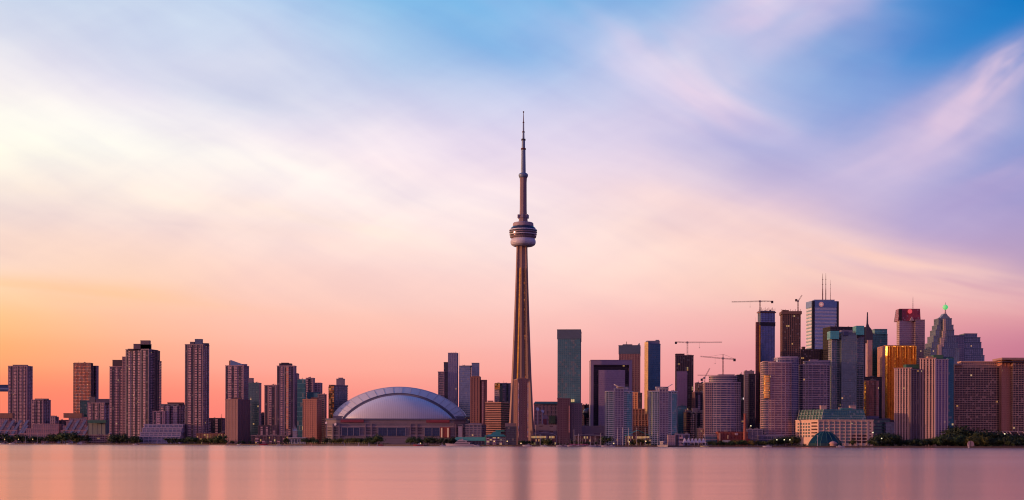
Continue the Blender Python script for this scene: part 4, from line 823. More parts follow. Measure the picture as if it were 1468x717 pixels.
crane('pyramid topped crane with its jib pointing left above the round condo', 1036.5, 2140, 537, 514, (1004,511), (1053,515), apex=507.8)
crane('small leaning crane half hidden behind the golden yellow block', 1010, 2395, 549.5, 542, (1017.5,528), (1006,543.5), luff=True)
crane('low long jib crane behind the round condo', 1033, 2410, 548, 538.5, (1000,538), (1040,538.8), rgb=(.4,.18,.18))
t = tower('tallest blue glass tower being finished, dark red hoist on its left', F(1086,1090,1110.5,2330,78), 1098, 446.5, D(glassB, wall=(.10,.13,.26), glass=(.15,.22,.46), band=(.10,.11,.2), ps=3, pw=.45, fh=3.3), 'unfinished_tower')
plantbox(t, offset(F(1086,1090,1110.5,2330,78), .6), Z_(1098,467,2330), Z_(1098,462,2330), (.04,.03,.05), 'netting')
b = bmesh.new(); o_ = t.location; zt = t['z1']-GZ
for i in range(14):
    x = X_(1086.5+i*1.75,2330)-o_.x
    box(b, x, x+.5, -16, -15.4, zt, zt+3+1.6*(i%3))
l = [(q[0]-o_.x, q[1]-o_.y) for q in offset(F(1086,1090,1110.5,2330,78), 1.6)]; prism(b, l, zt-2.2, zt-.4); new_ob('roof_scaffold', b, named('rust_steel', (.22,.09,.09)), t)
b = bmesh.new(); x0, x1 = X_(1083.3,2326)-o_.x, X_(1087.6,2326)-o_.x; prism(b, [(x0,2322-o_.y),(x1,2322-o_.y),(x1,2330-o_.y),(x0,2330-o_.y)], 0, Z_(1085,462,2326)-GZ, bay=2, fh=3); hm = mat_win((.20,.05,.05), (.05,.02,.03), .6, .5, 0, .1, .6); new_ob('hoist_shaft', b, [hm, hm], t)
b = bmesh.new(); x0, x1 = X_(1088,2322)-o_.x, X_(1090.3,2322)-o_.x; prism(b, [(x0,2321-o_.y),(x0+1.1,2318.6-o_.y),(x1,2321-o_.y)], 40, Z_(1089,467,2326)-GZ, bay=2, fh=3.3); new_ob('gold_glint_glazing', b, [sunset_goldm, sunset_goldm], t)  # gold tinted sliver, a painted sunset glint along the edge
antenna(t, X_(1082.6,2326), 2322, GZ, Z_(1083,455,2326), .9, 'hoist_mast', (.4,.12,.12))
crane('crane with long jib pointing left on the tallest blue glass tower', 1089.5, 2336, 446, 432.2, (1049,432.8), (1107,432), apex=431)
t = tower('raw brown concrete frame tower with a leaning crane on top', F(1121,1147.5,1149.5,2400,4), 1135, 448, D(conc_uc, ps=3.4, wall=(.10,.045,.045), band=(.24,.12,.11)), 'unfinished_tower')
b = bmesh.new(); o_ = t.location; l = [(q[0]-o_.x, q[1]-o_.y) for q in offset(F(1121,1147.5,1149.5,2400,4), 1.8)]; prism(b, l, t['z1']-GZ-3, t['z1']-GZ+2.4)
for i in range(12): x = X_(1121+i*2.4,2398)-o_.x; box(b, x, x+.5, -15, -14.4, t['z1']-GZ+2.4, t['z1']-GZ+4+(i%3))
new_ob('formwork', b, named('rust_steel', (.2,.10,.09)), t); top_box(t, 1122, 1130, 444.5, 2402, 4, (.15,.07,.07)); antenna(t, X_(1119.5,2398), 2400, Z_(1119,520,2398), Z_(1119,486,2398), 1.0, 'hoist_mast', (.45,.14,.14))
b = bmesh.new(); bar(b, (X_(1121,2402)-o_.x, 0, Z_(1121,443.5,2402)-GZ), (X_(1130,2402)-o_.x, 0, Z_(1130,444.3,2402)-GZ), 1.2); new_ob('placing_boom', b, named('crane_steel', (.22,.08,.09)), t)
crane('leaning crane on the raw brown concrete tower', 1144, 2404, 446, 432, (1149.7,423.3), (1141.5,429.5), luff=True)

# white bank tower
WB = F(1155.5,1164.5,1201,2700,80); t = thing('bank_tower', 'tall white tower with horizontal blue stripes, pink roof logo and masts', 'office tower', (sum(q[0] for q in WB)/4, sum(q[1] for q in WB)/4, GZ)); o_ = t.location
zt = Z_(1180,431.5,2700)-GZ; l = [(q[0]-o_.x, q[1]-o_.y) for q in WB]
b = bmesh.new(); prism(b, l, 0, zt, bay=40, fh=7.0); stripe = mat_win((.74,.72,.80), (.26,.40,.62), 1.0, .46, 0, .5, .25, .02, blind=0); new_ob('facade', b, [stripe, named('roof', (.2,.2,.3))], t)
src = None
for i in range(1, int((Z_(1180,441,2700)-GZ)/7.0)):
    if src is None: b = bmesh.new(); prism(b, offset(l, .5), 0, 3.0); src = new_ob('floor_band', b, named('white_marble', (.74,.66,.74)), t, (0,0,i*7.0-.6))
    else: dup('floor_band', src, t, (0,0,i*7.0-.6))
b = bmesh.new(); prism(b, offset(l, .8), Z_(1180,440,2700)-GZ, zt+.6); new_ob('crown', b, named('blue_panel', (.22,.32,.56)), t)
C0 = Vector(l[0])
b = bmesh.new(); d1 = (Vector(l[3])-C0).normalized(); d2 = (Vector(l[1])-C0).normalized(); q = [C0+d2*4.2-d1*1.2-d2*0, C0+d2*4.2+d1*.5, C0+d1*2.6, C0+d1*2.6-d2*1.2, C0-d1*1.2-d2*1.2]
prism(b, [tuple(v) for v in q], 0, zt-.2); new_ob('corner_recess', b, named('dark_panel', (.035,.03,.05)), t)
e1 = Vector(l[1]); q = [e1-d2*3-d1*1.2, e1-d1*1.2+d2*1.2, e1+d2*1.2+d1*2, e1-d2*3+d1*2]; b = bmesh.new(); prism(b, [tuple(v) for v in q], 0, zt-.2); new_ob('corner_recess', b, named('dark_panel', (.035,.03,.05)), t)
b = bmesh.new(); lathe(b, [(5.0,0),(5.0,.5)], 24); d = new_ob('logo', b, mat_emit('logo_red', (1,.30,.30), .3), t, ((C0+d2*18-d1*1.6).x, (C0+d2*18-d1*1.6).y, Z_(1176,436.3,2700)-GZ)); d.rotation_euler = (R(90),0,0)
b = bmesh.new(); box(b, -2.4, 2.4, -.4, 0, -.9, .9); box(b, -.5, .5, -.4, 0, -2.6, 2.6); new_ob('emblem', b, mat_emit('logo_pale', (1,.55,.5), .4), t, ((C0+d2*18-d1*2.3).x, (C0+d2*18-d1*2.3).y, Z_(1176,436.3,2700)-GZ))
for px, y, wd in ((1178.8,392,1.6),(1183.3,391.5,1.4),(1190,401,.7)): antenna(t, X_(px,2720), 2720, zt+GZ, Z_(px,y,2720), wd, 'antenna', (.14,.05,.07))
plantbox(t, FB(1167,1196,2712,20), zt+GZ, Z_(1180,429.8,2712), (.2,.25,.4))
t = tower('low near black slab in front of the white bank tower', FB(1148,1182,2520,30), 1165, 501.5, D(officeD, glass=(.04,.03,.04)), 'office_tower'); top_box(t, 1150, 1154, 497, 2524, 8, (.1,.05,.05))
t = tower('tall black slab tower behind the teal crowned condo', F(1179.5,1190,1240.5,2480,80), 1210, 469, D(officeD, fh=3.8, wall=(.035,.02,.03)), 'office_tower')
antenna(t, X_(1199,2490), 2500, Z_(1199,470,2490), Z_(1199,463,2490), 1.2)
t = tower('round cornered condo with a golden patch on its left flank', FR(1093,1138,2090,.6,30,3.0), 1110, 520, D(balc, wall=(.14,.09,.12), band=(.64,.42,.44), glass=(.20,.13,.18), out=.35, ps=5, pw=.5, po=.35, bh=.8, jit=.03), 'condo_tower')
mass(t, FR(1112,1146.5,2096,.6,26,3.0), GZ, Z_(1130,513.5,2096), D(balc, wall=(.08,.07,.12), band=(.48,.36,.44), glass=(.07,.09,.19), rough=.4, out=.35, ps=5, pw=.5, po=.35, bh=.8), 'east_wing')
top_box(t, 1120, 1143, 511, 2102, 14, (.34,.27,.36)); top_box(t, 1104, 1112, 517.5, 2098, 10, (.5,.28,.28))
gp = FR(1095,1104,2088,.5,14,2.2); mass(t, gp, Z_(1099,571,2088), Z_(1099,538.5,2088), D(balc, wall=(.7,.35,.08), glass=(1.0,.62,.2), band=(.6,.33,.14), metal=.95, jit=.2, rough=.1, out=.3, ps=0, blind=.0), 'gold_glint_glazing')  # added gold patch, the sunset's reflection on the curve painted as tinted glass
mass(t, FR(1093.3,1107,2091,.5,16,2.6), GZ, Z_(1099,519,2091), D(balc, wall=(.34,.2,.22), band=(.55,.34,.34), out=.5, ps=0), 'balcony_bay')
t = tower('round cornered condo with a pale stepped penthouse, right of the golden patched one', FR(1147,1192,2110,.5,28,3.2), 1165, 523.5, D(balc, wall=(.10,.07,.11), band=(.62,.43,.46), glass=(.08,.08,.14), out=.45, ps=6, pw=.6, po=.5, bh=.8), 'condo_tower')
mass(t, FR(1154,1192,2116,.5,26,3.2), t['z1'], Z_(1170,518.5,2116), D(balc, wall=(.2,.16,.24), band=(.44,.32,.38), out=.4, ps=0), 'setback'); top_box(t, 1161.5, 1173, 515.5, 2120, 10, (.50,.34,.36)); top_box(t, 1174, 1190, 516.5, 2122, 10, (.3,.24,.3))
# teal crowned condo
t = tower('broad condo tower with turquoise glass crowns at both top corners', F(1187.5,1192,1238,2140,76), 1210, 484, D(balc, wall=(.07,.10,.13), band=(.40,.36,.40), glass=(.09,.17,.22), out=.5, ps=7, pw=.6, po=.4, bh=.8, blind=.25), 'condo_tower')
mass(t, FB(1206,1228,2136,14), GZ, Z_(1215,478,2136), D(glassB, wall=(.10,.13,.15), glass=(.12,.20,.26), band=(.17,.20,.23), ps=3), 'center_bay')
crT = named('turquoise_glass', (.07,.38,.40))
for a, c, yb, yt in ((1190,1202.5,486,474.5),(1227,1238.5,480,467)):
    b = bmesh.new(); o_ = t.location; l = [(x-o_.x, y-o_.y) for x, y in FB(a,c,2134,22)]; prism(b, l, Z_(a,yb,2134)-GZ, Z_(a,yt,2134)-GZ, bay=3, fh=3.4); m_ = mat_win((.06,.25,.27), (.07,.42,.44), .9, .88, 0, .35, .2, .03, blind=0); new_ob('glass_crown', b, [m_, crT], t)
plantbox(t, FB(1206,1222,2138,14), Z_(1210,482,2138), Z_(1210,473.5,2138), (.2,.18,.3)); plantbox(t, FB(1209,1216,2133,3), Z_(1210,481,2133), Z_(1210,475.5,2133), (.05,.06,.18), 'plant_screen')
t = tower('wide pale shouldered office block between the two round cornered condos', FB(1174,1188,2300,20), 1180, 526, D(condo, wall=(.1,.07,.1)), 'office_block')
# spire tower
t = tower('dark green glass tower with a curved sail and needle spire', F(1243,1250.5,1272,2620,76), 1260, 479, D(glassT, wall=(.03,.08,.09), glass=(.05,.18,.2), band=(.06,.12,.13), ps=0, fh=4, bh=.4), 'office_tower')
mass(t, FB(1253.5,1271.5,2622,24), t['z1'], Z_(1262,472.5,2622), D(glassT, wall=(.05,.2,.22), glass=(.06,.26,.28), ps=0), 'crown')
b = bmesh.new(); o_ = t.location; Y = 2612; prof = [(1241,492),(1241.2,470),(1242.6,464),(1243.3,447.5),(1243.9,447.5),(1244.4,464),(1246,468.5),(1249,472),(1251,478),(1251,492)]
vs0 = [b.verts.new((X_(x,Y)-o_.x, Y-o_.y, Z_(x,y,Y)-GZ)) for x, y in prof]; vs1 = [b.verts.new((X_(x,Y)-o_.x, Y+5-o_.y, Z_(x,y,Y)-GZ)) for x, y in prof]
b.faces.new(vs0); b.faces.new(vs1[::-1])
for i in range(len(prof)): j = (i+1)%len(prof); b.faces.new((vs0[j], vs0[i], vs1[i], vs1[j]))
new_ob('sail_spire', b, named('dark_metal', (.06,.05,.09)), t)
b = bmesh.new(); l = F(1242.7,1250.3,1252,2606,60); prism(b, [(x-o_.x,y-o_.y) for x,y in FB(1243.5,1250.3,2606,12)], 0, Z_(1246,487.5,2606)-GZ, bay=2.4, fh=3.6); m_ = mat_win((.5,.28,.26), (.42,.28,.32), .5, .8, 0, .4, .3); new_ob('pale_fin', b, [m_, m_], t)
t = tower('black low block in front of the dark green spire tower', FB(1239,1264,2430,24), 1250, 541, D(officeD), 'office_block')
t = tower('copper brown curved block with a gold edge at its left', FR(1236.5,1262,2330,.7,20,2.8), 1250, 546, D(glassB, wall=(.28,.12,.1), glass=(.36,.17,.14), band=(.3,.13,.11), bh=.2, out=.05, ps=0, jit=.02), 'office_block')
mass(t, [(X_(1236.3,2328),2332),(X_(1240,2328),2322),(X_(1243.3,2328),2334),(X_(1240,2328),2340)], GZ, Z_(1240,547,2328), D(glassB, wall=(.6,.28,.1), glass=(1,.55,.2), band=(.4,.2,.1), metal=.95, ps=0, out=0, jit=.1), 'gold_glint_glazing')  # gold colour paints a sunset glint on the left edge
# gold sawtooth tower
GY = 2560; o0 = thing('gold_tower', 'golden mirrored office tower with a sawtooth facade', 'office tower', (X_(1289,GY), GY+14, GZ)); t = o0
n = 12; fpz = []
xa, xb = X_(1268.5,GY)-t.location.x, X_(1314,GY)-t.location.x
for i in range(n):
    u0 = xa+(xb-xa)*i/n; u1 = xa+(xb-xa)*(i+1)/n; dep = (u1-u0)
    fpz += [(u0, -14), (u0+(u1-u0)*(.5 if i % 3 else .72), -14-dep*(.9 if i % 3 else .7))]
fpz += [(xb, -14), (xb, 22), (X_(1264.8,GY)-t.location.x, 22), (X_(1264.8,GY)-t.location.x, -9)]
gm = mat_win((.85,.42,.10), (1.0,.54,.15), .95, .97, 0, .72, .24, .03, blind=0)
b = bmesh.new(); prism(b, fpz, 0, Z_(1290,496.5,GY)-GZ, bay=2.6, fh=3.7); new_ob('facade', b, [gm, named('roof', (.3,.18,.08))], t)
src = None; dk_ = named('copper_band', (.5,.24,.09))
b = bmesh.new(); prism(b, [(xa+2,-11),(xb-2,-11),(xb-2,18),(xa+2,18)], Z_(1290,497,GY)-GZ, Z_(1290,494.8,GY)-GZ); new_ob('parapet', b, dk_, t)
b = bmesh.new(); pw_ = X_(1264.8,GY)-t.location.x; prism(b, [(pw_-.3,-15),(xa-.2,-15),(xa-.2,20),(pw_-.3,20)], 0, Z_(1290,496.2,GY)-GZ, bay=2, fh=3.7); m_ = mat_win((.5,.24,.2), (.5,.28,.26), .5, .7, 0, .5, .3); new_ob('corner_pier', b, [m_, m_], t)
# red crowned tower
t = tower('pale pink granite tower topped by a dark red trapezoid crown', F(1285,1289,1325.5,2700,80), 1305, 460, D(condo, cols=0, wall=(.50,.32,.36), band=(.46,.31,.34), glass=(.28,.2,.26), fu=.9, fv=.45, ps=0, fh=4, bh=.7, out=.12), 'office_tower')
mass(t, FB(1312,1325.3,2697,20), GZ, Z_(1318,459,2697), D(condo, cols=0, wall=(.26,.17,.22), band=(.3,.2,.25), glass=(.22,.18,.26), ps=0, fh=4), 'wing')
b = bmesh.new(); o_ = t.location; l0 = [(x-o_.x,y-o_.y) for x,y in FB(1287,1319.5,2701,30)]; l1 = [(x-o_.x,y-o_.y) for x,y in FB(1289,1318.5,2703,26)]
prism(b, l0, t['z1']-GZ, Z_(1303,442.5,2701)-GZ, l1, bay=3, fh=4); m_ = mat_win((.30,.04,.06), (.34,.05,.08), .85, .8, 0, .3, .3); new_ob('red_crown', b, [m_, m_], t)
b = bmesh.new(); prism(b, [(x-o_.x,y-o_.y) for x,y in FB(1288.5,1292.5,2699.6,5)], t['z1']-GZ+.5, Z_(1303,443.5,2701)-GZ); new_ob('dark_slot', b, named('dark_panel', (.03,.02,.03)), t)
b = bmesh.new(); lathe(b, [(4.6,0),(4.6,.5)], 24); d = new_ob('logo', b, mat_emit('logo_bright_red', (1,.03,.03), .6), t, (X_(1304,2699)-o_.x, 2699-o_.y, Z_(1304,446.5,2699)-GZ)); d.rotation_euler = (R(90),0,0)
b = bmesh.new(); prism(b, [(x-o_.x,y-o_.y) for x,y in FB(1303,1311,2698,3)], t['z1']-GZ-.5, t['z1']-GZ+1.5, [(x-o_.x,y-o_.y) for x,y in FB(1306.6,1307.4,2698,3)]); prism(b, [(x-o_.x,y-o_.y) for x,y in FB(1304,1310,2697.5,3)], t['z1']-GZ+.2, t['z1']-GZ+8, [(x-o_.x,y-o_.y) for x,y in FB(1306.6,1307.4,2697.5,3)]); new_ob('gable', b, named('granite', (.45,.3,.33)), t)
antenna(t, X_(1308.3,2715), 2715, Z_(1308,443,2715), Z_(1308,425,2715), .9)
# stepped crown bank tower with glowing ball
def stepped(label, Y, layers, name, glass, cat='office tower'):
    x0, x1 = layers[0][0], layers[0][1]; t = thing(name, label, cat, (X_((x0+x1)/2,Y), Y+22, GZ)); zb = GZ
    for i, (a, c, y) in enumerate(layers):
        z1 = Z_((a+c)/2, y, Y); mass(t, FB(a, c, Y+i*1.6, 44-i*3.2), zb, z1, D(glassB, wall=(.10,.12,.18), glass=glass, band=(.17,.19,.26), ps=3.6, pw=.7, fh=3.8), 'tier'); zb = z1
    t['z1'] = zb; return t
t = stepped('blue grey bank tower with stepped crown, pale strip and green glowing ball', 2560, [(1334,1375,500),(1335.5,1373,491.5),(1338,1370.5,482),(1341,1367.5,473),(1343,1366.5,466),(1345,1364,456.5)], 'bank_tower', (.16,.24,.34))
o_ = t.location
for i, (a, c, y0, y1) in enumerate(((1352.5,1355.8,478,457),(1351,1354.8,488,474),(1348,1353,497,484),(1345,1349.5,512,494))):
    b = bmesh.new(); prism(b, [(x-o_.x,y-o_.y) for x,y in FB(a,c,2556.5-i*.4,5)], Z_(a,y0,2556)-GZ, Z_(a,y1,2556)-GZ, bay=2, fh=3.8); m_ = mat_win((.5,.36,.3), (.7,.5,.42), .6, .6, 0, .7, .3, blind=.4); new_ob('pale_strip', b, [m_, m_], t)
b = bmesh.new(); l_ = lambda a, c: [(x-o_.x,y-o_.y) for x,y in FB(a,c,2572,16)]
prism(b, l_(1347,1362.5), t['z1']-GZ, Z_(1354,453.5,2572)-GZ, l_(1349.5,1360)); prism(b, l_(1350.5,1359), Z_(1354,453.5,2572)-GZ, Z_(1354,449.5,2572)-GZ, l_(1353,1356.5)); new_ob('pointed_crown', b, named('blue_grey_roof', (.2,.24,.32)), t)
antenna(t, X_(1354.7,2580), 2580, t['z1']+6, Z_(1354,433.5,2580), 2.2, 'spire', (.55,.45,.48))
b = bmesh.new(); lathe(b, [(.2,-5.2),(3.2,-4),(4.9,-1.6),(5.2,0),(4.9,1.6),(3.2,4),(.2,5.2)], 18); new_ob('glowing_ball', b, mat_emit('green_glow', (.08,.95,.22), .55), t, (X_(1354.7,2580)-o_.x, 2580-o_.y, Z_(1354.6,440.5,2580)-GZ))
t = stepped('blue grey stepped tower right of the one with the green ball', 2600, [(1364,1411,510),(1366,1409,500),(1368,1406.5,491),(1382,1405,484),(1382.5,1400.5,478.5)], 'office_tower', (.16,.22,.34))
mass(t, FB(1368,1382,2596,20), GZ, Z_(1375,481.5,2596), D(glassB, wall=(.13,.12,.18), glass=(.15,.18,.28), ps=3), 'wing')
# pier fronted condos
pierst = D(condo, cols=0, wall=(.06,.03,.05), band=(.36,.2,.22), glass=(.05,.04,.07), ps=4.6, pw=1.9, po=1.0, pier=(.60,.37,.35), bh=.8, out=.2, fh=3.3)
t = tower('ribbed pink condo with green roof, left one of two beside the gold tower', F(1282,1306,1318.5,2060,26), 1300, 528, pierst, 'condo_tower')
mass(t, FB(1306,1317.5,2056,16), GZ, Z_(1310,530,2056), D(pierst, wall=(.08,.05,.1), band=(.16,.12,.17), pier=(.15,.11,.17), pw=.8), 'dark_wing'); top_box(t, 1299, 1317, 522.5, 2066, 14, (.05,.14,.10), name='green_penthouse')
t = tower('ribbed pink condo with a teal right flank, right one of two beside the gold tower', F(1318.5,1341,1352,2050,26), 1330, 514, pierst, 'condo_tower')
mass(t, FB(1341,1359,2046,16), GZ, Z_(1350,516,2046), D(pierst, wall=(.2,.15,.27), band=(.34,.25,.38), pier=(.32,.25,.4), glass=(.12,.1,.26), pw=1.4), 'purple_wing')
mass(t, FB(1359,1367,2050,16), GZ, Z_(1362,514,2050), D(glassT, wall=(.02,.10,.16), glass=(.02,.15,.24), band=(.04,.12,.18), lit=.02, ps=0), 'glass_wing')
top_box(t, 1338, 1352, 509, 2054, 12, (.07,.17,.10), name='green_penthouse'); top_box(t, 1330, 1339, 511, 2056, 10, (.5,.28,.2)); top_box(t, 1352, 1366, 511.5, 2056, 10, (.06,.12,.16))
# hotel slab at right
grid = D(condo, cols=0, wall=(.26,.11,.06), band=(.68,.38,.27), glass=(.04,.03,.05), ps=4.2, pw=.5, po=.45, bh=.9, out=.5, fh=3.5, fu=.9, fv=.8, blind=.1)
t = tower('long brown hotel slab with gridded balconies at the right edge', FB(1368,1436,2110,30), 1400, 525.5, grid, 'hotel')
mass(t, FB(1378,1434,2118,18), t['z1'], Z_(1400,519,2118), D(grid, ps=0, fu=.2, wall=(.4,.22,.2)), 'roof_storey')
mass(t, FB(1436,1452,2100,36), GZ, Z_(1443,518,2100), D(brick, wall=(.55,.22,.16), band=(.56,.24,.18), glass=(.34,.14,.12), ps=7, pw=.8, fu=.3, fv=.35), 'stair_core')
mass(t, FB(1452,1510,2092,34), GZ, Z_(1460,517,2092), grid, 'east_wing'); 
b = bmesh.new(); o_ = t.location; x0, x1 = X_(1434,2095)-o_.x, X_(1512,2095)-o_.x; box(b, x0, x1, 2088-o_.y, 2130-o_.y, Z_(1440,517.5,2095)-GZ+1.5, Z_(1440,514.5,2095)-GZ+1.5); box(b, X_(1368,2110)-o_.x, X_(1379,2110)-o_.x, 2106-o_.y, 2130-o_.y, t['z1']-GZ+1.3, t['z1']-GZ+4); new_ob('cornice', b, named('concrete', (.40,.22,.2)), t)
b = bmesh.new(); box(b, X_(1434.5,2095)-o_.x, X_(1510,2095)-o_.x, 2087-o_.y, 2110-o_.y, Z_(1440,519.6,2095)-GZ, Z_(1440,518.2,2095)-GZ); new_ob('dark_loggia', b, named('dark_panel', (.05,.03,.05)), t)
# slanted strut base
t = thing('terraced_podium', 'low podium with slanting white struts in front of the brown hotel', 'building', (X_(1425,2040), 2056, GZ)); o_ = t.location
x0, x1 = X_(1374,2040)-o_.x, X_(1520,2040)-o_.x; zt = Z_(1425,618,2040)-GZ
b = bmesh.new(); prism(b, [(x0+14,-4),(x1,-4),(x1,16),(x0+14,16)], 0, zt-.8, bay=6, fh=5); new_ob('wall', b, [mat_win((.10,.05,.07), (.05,.03,.06), .8, .6, .03), named('roof', (.2,.12,.14))], t)
b = bmesh.new(); box(b, x0, x1, -5.5, 16, zt-.75, zt); box(b, x0+3, x1, -10, -5, Z_(1425,626,2040)-GZ-.3, Z_(1425,626,2040)-GZ); new_ob('roof_slab', b, named('concrete', (.42,.28,.3)), t)
src = None
for i, px in enumerate((1381,1400,1411,1416,1421,1431,1441,1446,1451,1462,1470,1480)):
    if src is None: b = bmesh.new(); bar(b, (0,0,zt-.6), (9.5,-7,zt-17), 1.0); src = new_ob('strut', b, named('concrete', (.46,.32,.34)), t, (X_(px,2040)-o_.x, -5.2, 0))
    else: dup('strut', src, t, (X_(px,2040)-o_.x, -5.2, 0))

# ------------------------------------------------------------------ terminal building with punched windows
QY = 2040; t = thing('terminal_building', 'sandy pink warehouse terminal with big windows and green glass upper floors', 'building', (X_(1195,QY), QY+25, GZ)); o_ = t.location
cP = Vector((X_(1173,QY), QY)); tl = X_(1140.5,1); al = R(62)
wl = (cP.x-tl*QY)/(math.cos(al)+tl*math.sin(al)); dl = Vector((-math.cos(al), math.sin(al)))
pL = cP+dl*wl; pR = Vector((X_(1252,QY+2), QY+2)); back = Vector((0.25, 1)).normalized()*55
foot = [tuple(cP-Vector((o_.x,o_.y))), tuple(pR-Vector((o_.x,o_.y))), tuple(pR+back-Vector((o_.x,o_.y))), tuple(pL+back*.4-Vector((o_.x,o_.y))), tuple(pL-Vector((o_.x,o_.y)))]
zt = Z_(1200,602.5,QY)-GZ; stone = mat_plain('pink_stone', (.74,.47,.38), .8, 0, .15, .2)
b = bmesh.new(); prism(b, foot, 0, zt); new_ob('wall', b, [stone, named('roof', (.2,.15,.15))], t)
b = bmesh.new(); prism(b, offset(foot, .7), zt-.6, zt+1.0); new_ob('cornice', b, stone, t)
qg = mat_win((.22,.14,.13), (.14,.24,.26), .86, .8, .01, .45, .2, .05, blind=.1); qd = mat_win((.1,.05,.05), (.10,.04,.04), .86, .8, .02, .4, .3)
def wins(a, c, nx, ny, fw, fh_, zlo, zhi, mt, skip=None):
    a, c = Vector(a), Vector(c); e = c-a; L = e.length; e.normalize(); rot = math.atan2(e.y, e.x); src = {}; nrm = Vector((e.y,-e.x))
    for i in range(nx):
        for j in range(ny):
            if skip and skip(i, j): continue
            w_, h_ = L/nx*fw, (zhi-zlo)/ny*fh_; q = a+e*(L*(i+.5)/nx)+nrm*.06; z = zlo+(zhi-zlo)*(j+.5)/ny
            mm = mt(i, j)
            if mm.name not in src:
                b = bmesh.new(); prism(b, [(-w_/2,-.02),(w_/2,-.02),(w_/2,.5),(-w_/2,.5)], -h_/2, h_/2, bay=w_/3, fh=h_/2); s = new_ob('window', b, [mm, mm], t, (q.x,q.y,z)); src[mm.name] = s
            else: s = dup('window', src[mm.name], t, (q.x,q.y,z))
            s.rotation_euler = (0,0,rot)
fr_r = Vector(foot[1])-(Vector(foot[1])-Vector(foot[0])).normalized()*9.5
wins(foot[0], fr_r, 9, 7, .84, .66, 4, zt-1.5, lambda i, j: qd if (i > 5 and j < 3) else qg)
wins(tuple(fr_r+Vector((1.5,0))), tuple(Vector(foot[1])-Vector((1.5,0))), 1, 7, .4, .45, 4, zt-1.5, lambda i, j: qd)
fl = Vector(foot[4]); fd = Vector(foot[0])-fl
wins(tuple(fl+fd*.07), tuple(fl+fd*.66), 5, 5, .62, .62, 13, zt-3, lambda i, j: qg)
wins(tuple(fl+fd*.70), tuple(fl+fd*.97), 1, 5, .95, .45, 13, zt-1.5, lambda i, j: qd)
# mullioned piers standing proud on the front
p0, p1 = Vector(foot[0]), fr_r; e = (p1-p0)/9; src = None
for i in range(10):
    q = p0+e*i
    if src is None: b = bmesh.new(); box(b, -.7,.7,-.5,.3,0,zt-.7); src = new_ob('pier', b, stone, t, (q.x+.7,q.y,0))
    else: dup('pier', src, t, (q.x,q.y,0))
gr = mat_win((.10,.17,.16), (.05,.15,.15), .86, .84, .0, .45, .2, .06, blind=.1)
z2 = Z_(1200,587,QY+10)-GZ; zi = zt+.05
up = [tuple(Vector(foot[0])+Vector((7,4))), tuple(Vector(foot[1])+Vector((-9,6))), tuple(Vector(foot[1])+Vector((-6,40))), tuple(Vector(foot[4])+Vector((10,18))), tuple(Vector(foot[4])+Vector((5,4)))]
b = bmesh.new(); cen = Vector((sum(q[0] for q in up)/5, sum(q[1] for q in up)/5)); prism(b, up, zi, z2, [tuple(Vector(q)+(cen-Vector(q)).normalized()*4.5) for q in up], bay=3, fh=3.8); new_ob('glass_storeys', b, [gr, named('teal_roof', (.08,.2,.2))], t)
for k, z in enumerate((zi+3.6, zi+7.6, zi+11.4)):
    if z < z2: b = bmesh.new(); prism(b, [tuple(Vector(q)+(cen-Vector(q)).normalized()*(k*1.4+.3)) for q in up], z, z+.6); new_ob('floor_band', b, named('pale_green', (.30,.38,.36)), t)
for i in range(9):   # slanted buttress frames on the west glass
    q = Vector(up[4])+(Vector(up[0])-Vector(up[4]))*(i/8); b = bmesh.new(); bar(b, (q.x-1.6,q.y-1.2,zi), (q.x+2.5,q.y+1.5,z2), .7); new_ob('frame', b, named('pale_green', (.34,.36,.32)), t)
plantbox(t, FB(1205,1222,QY+20,12), zt+GZ, Z_(1213,585.5,QY+20), (.08,.26,.27), 'glass_bay')
for a, c, y in ((1177,1185,581.5),(1219,1227,581.8),(1203,1207,584.5)): plantbox(t, FB(a,c,QY+24,9), zt+GZ, Z_(a,y,QY+24), (.50,.33,.33), 'stair_tower')

t = thing('glass_dome', 'low faceted teal glass dome in front of the sandy pink terminal', 'pavilion', (X_(1184,1985), 1990, GZ))
b = bmesh.new(); rx, H = 24*1985/FPX, Z_(1184,618.5,1985)-GZ
prof = [(rx*1.02,0),(rx,H*.2),(rx*.82,H*.5),(rx*.58,H*.78),(rx*.34,H*.95),(rx*.05,H)]
rings = []
for r, z in prof: rings.append([b.verts.new((r*math.cos(2*math.pi*i/16)*(1+.06*math.sin(i*2.3)), r*.55*math.sin(2*math.pi*i/16), z)) for i in range(16)])
for a, c in zip(rings, rings[1:]):
    for i in range(16): b.faces.new((a[i],a[(i+1)%16],c[(i+1)%16],c[i]))
dg = mat_plain('teal_glazing', (.012,.06,.07), .25, .35, .5, .25); new_ob('glazing', b, dg, t)
for i in range(0,16):
    b = bmesh.new(); ps_ = [(r*math.cos(2*math.pi*i/16)*(1+.06*math.sin(i*2.3)), r*.55*math.sin(2*math.pi*i/16), z+.1) for r, z in prof]
    for p, q in zip(ps_, ps_[1:]): bar(b, p, q, .4)
    new_ob('rib', b, named('teal_frame', (.06,.16,.17)), t)
t = tower('low dark block with teal window bands right of the sandy pink terminal', FB(1252,1276,2080,30), 1262, 601, D(glassT, wall=(.06,.06,.08), glass=(.04,.13,.14), band=(.09,.09,.13), fh=5.2, bh=1.6, out=.4, ps=0), 'office_block')
mass(t, FB(1270,1284,2070,20), GZ, Z_(1277,606,2070), D(glassT, wall=(.16,.14,.18), glass=(.12,.18,.24), band=(.2,.16,.2), fh=5, bh=1), 'wing'); plantbox(t, FB(1243,1260,2090,14), t['z1']-.5, Z_(1250,597,2090), (.14,.12,.22))
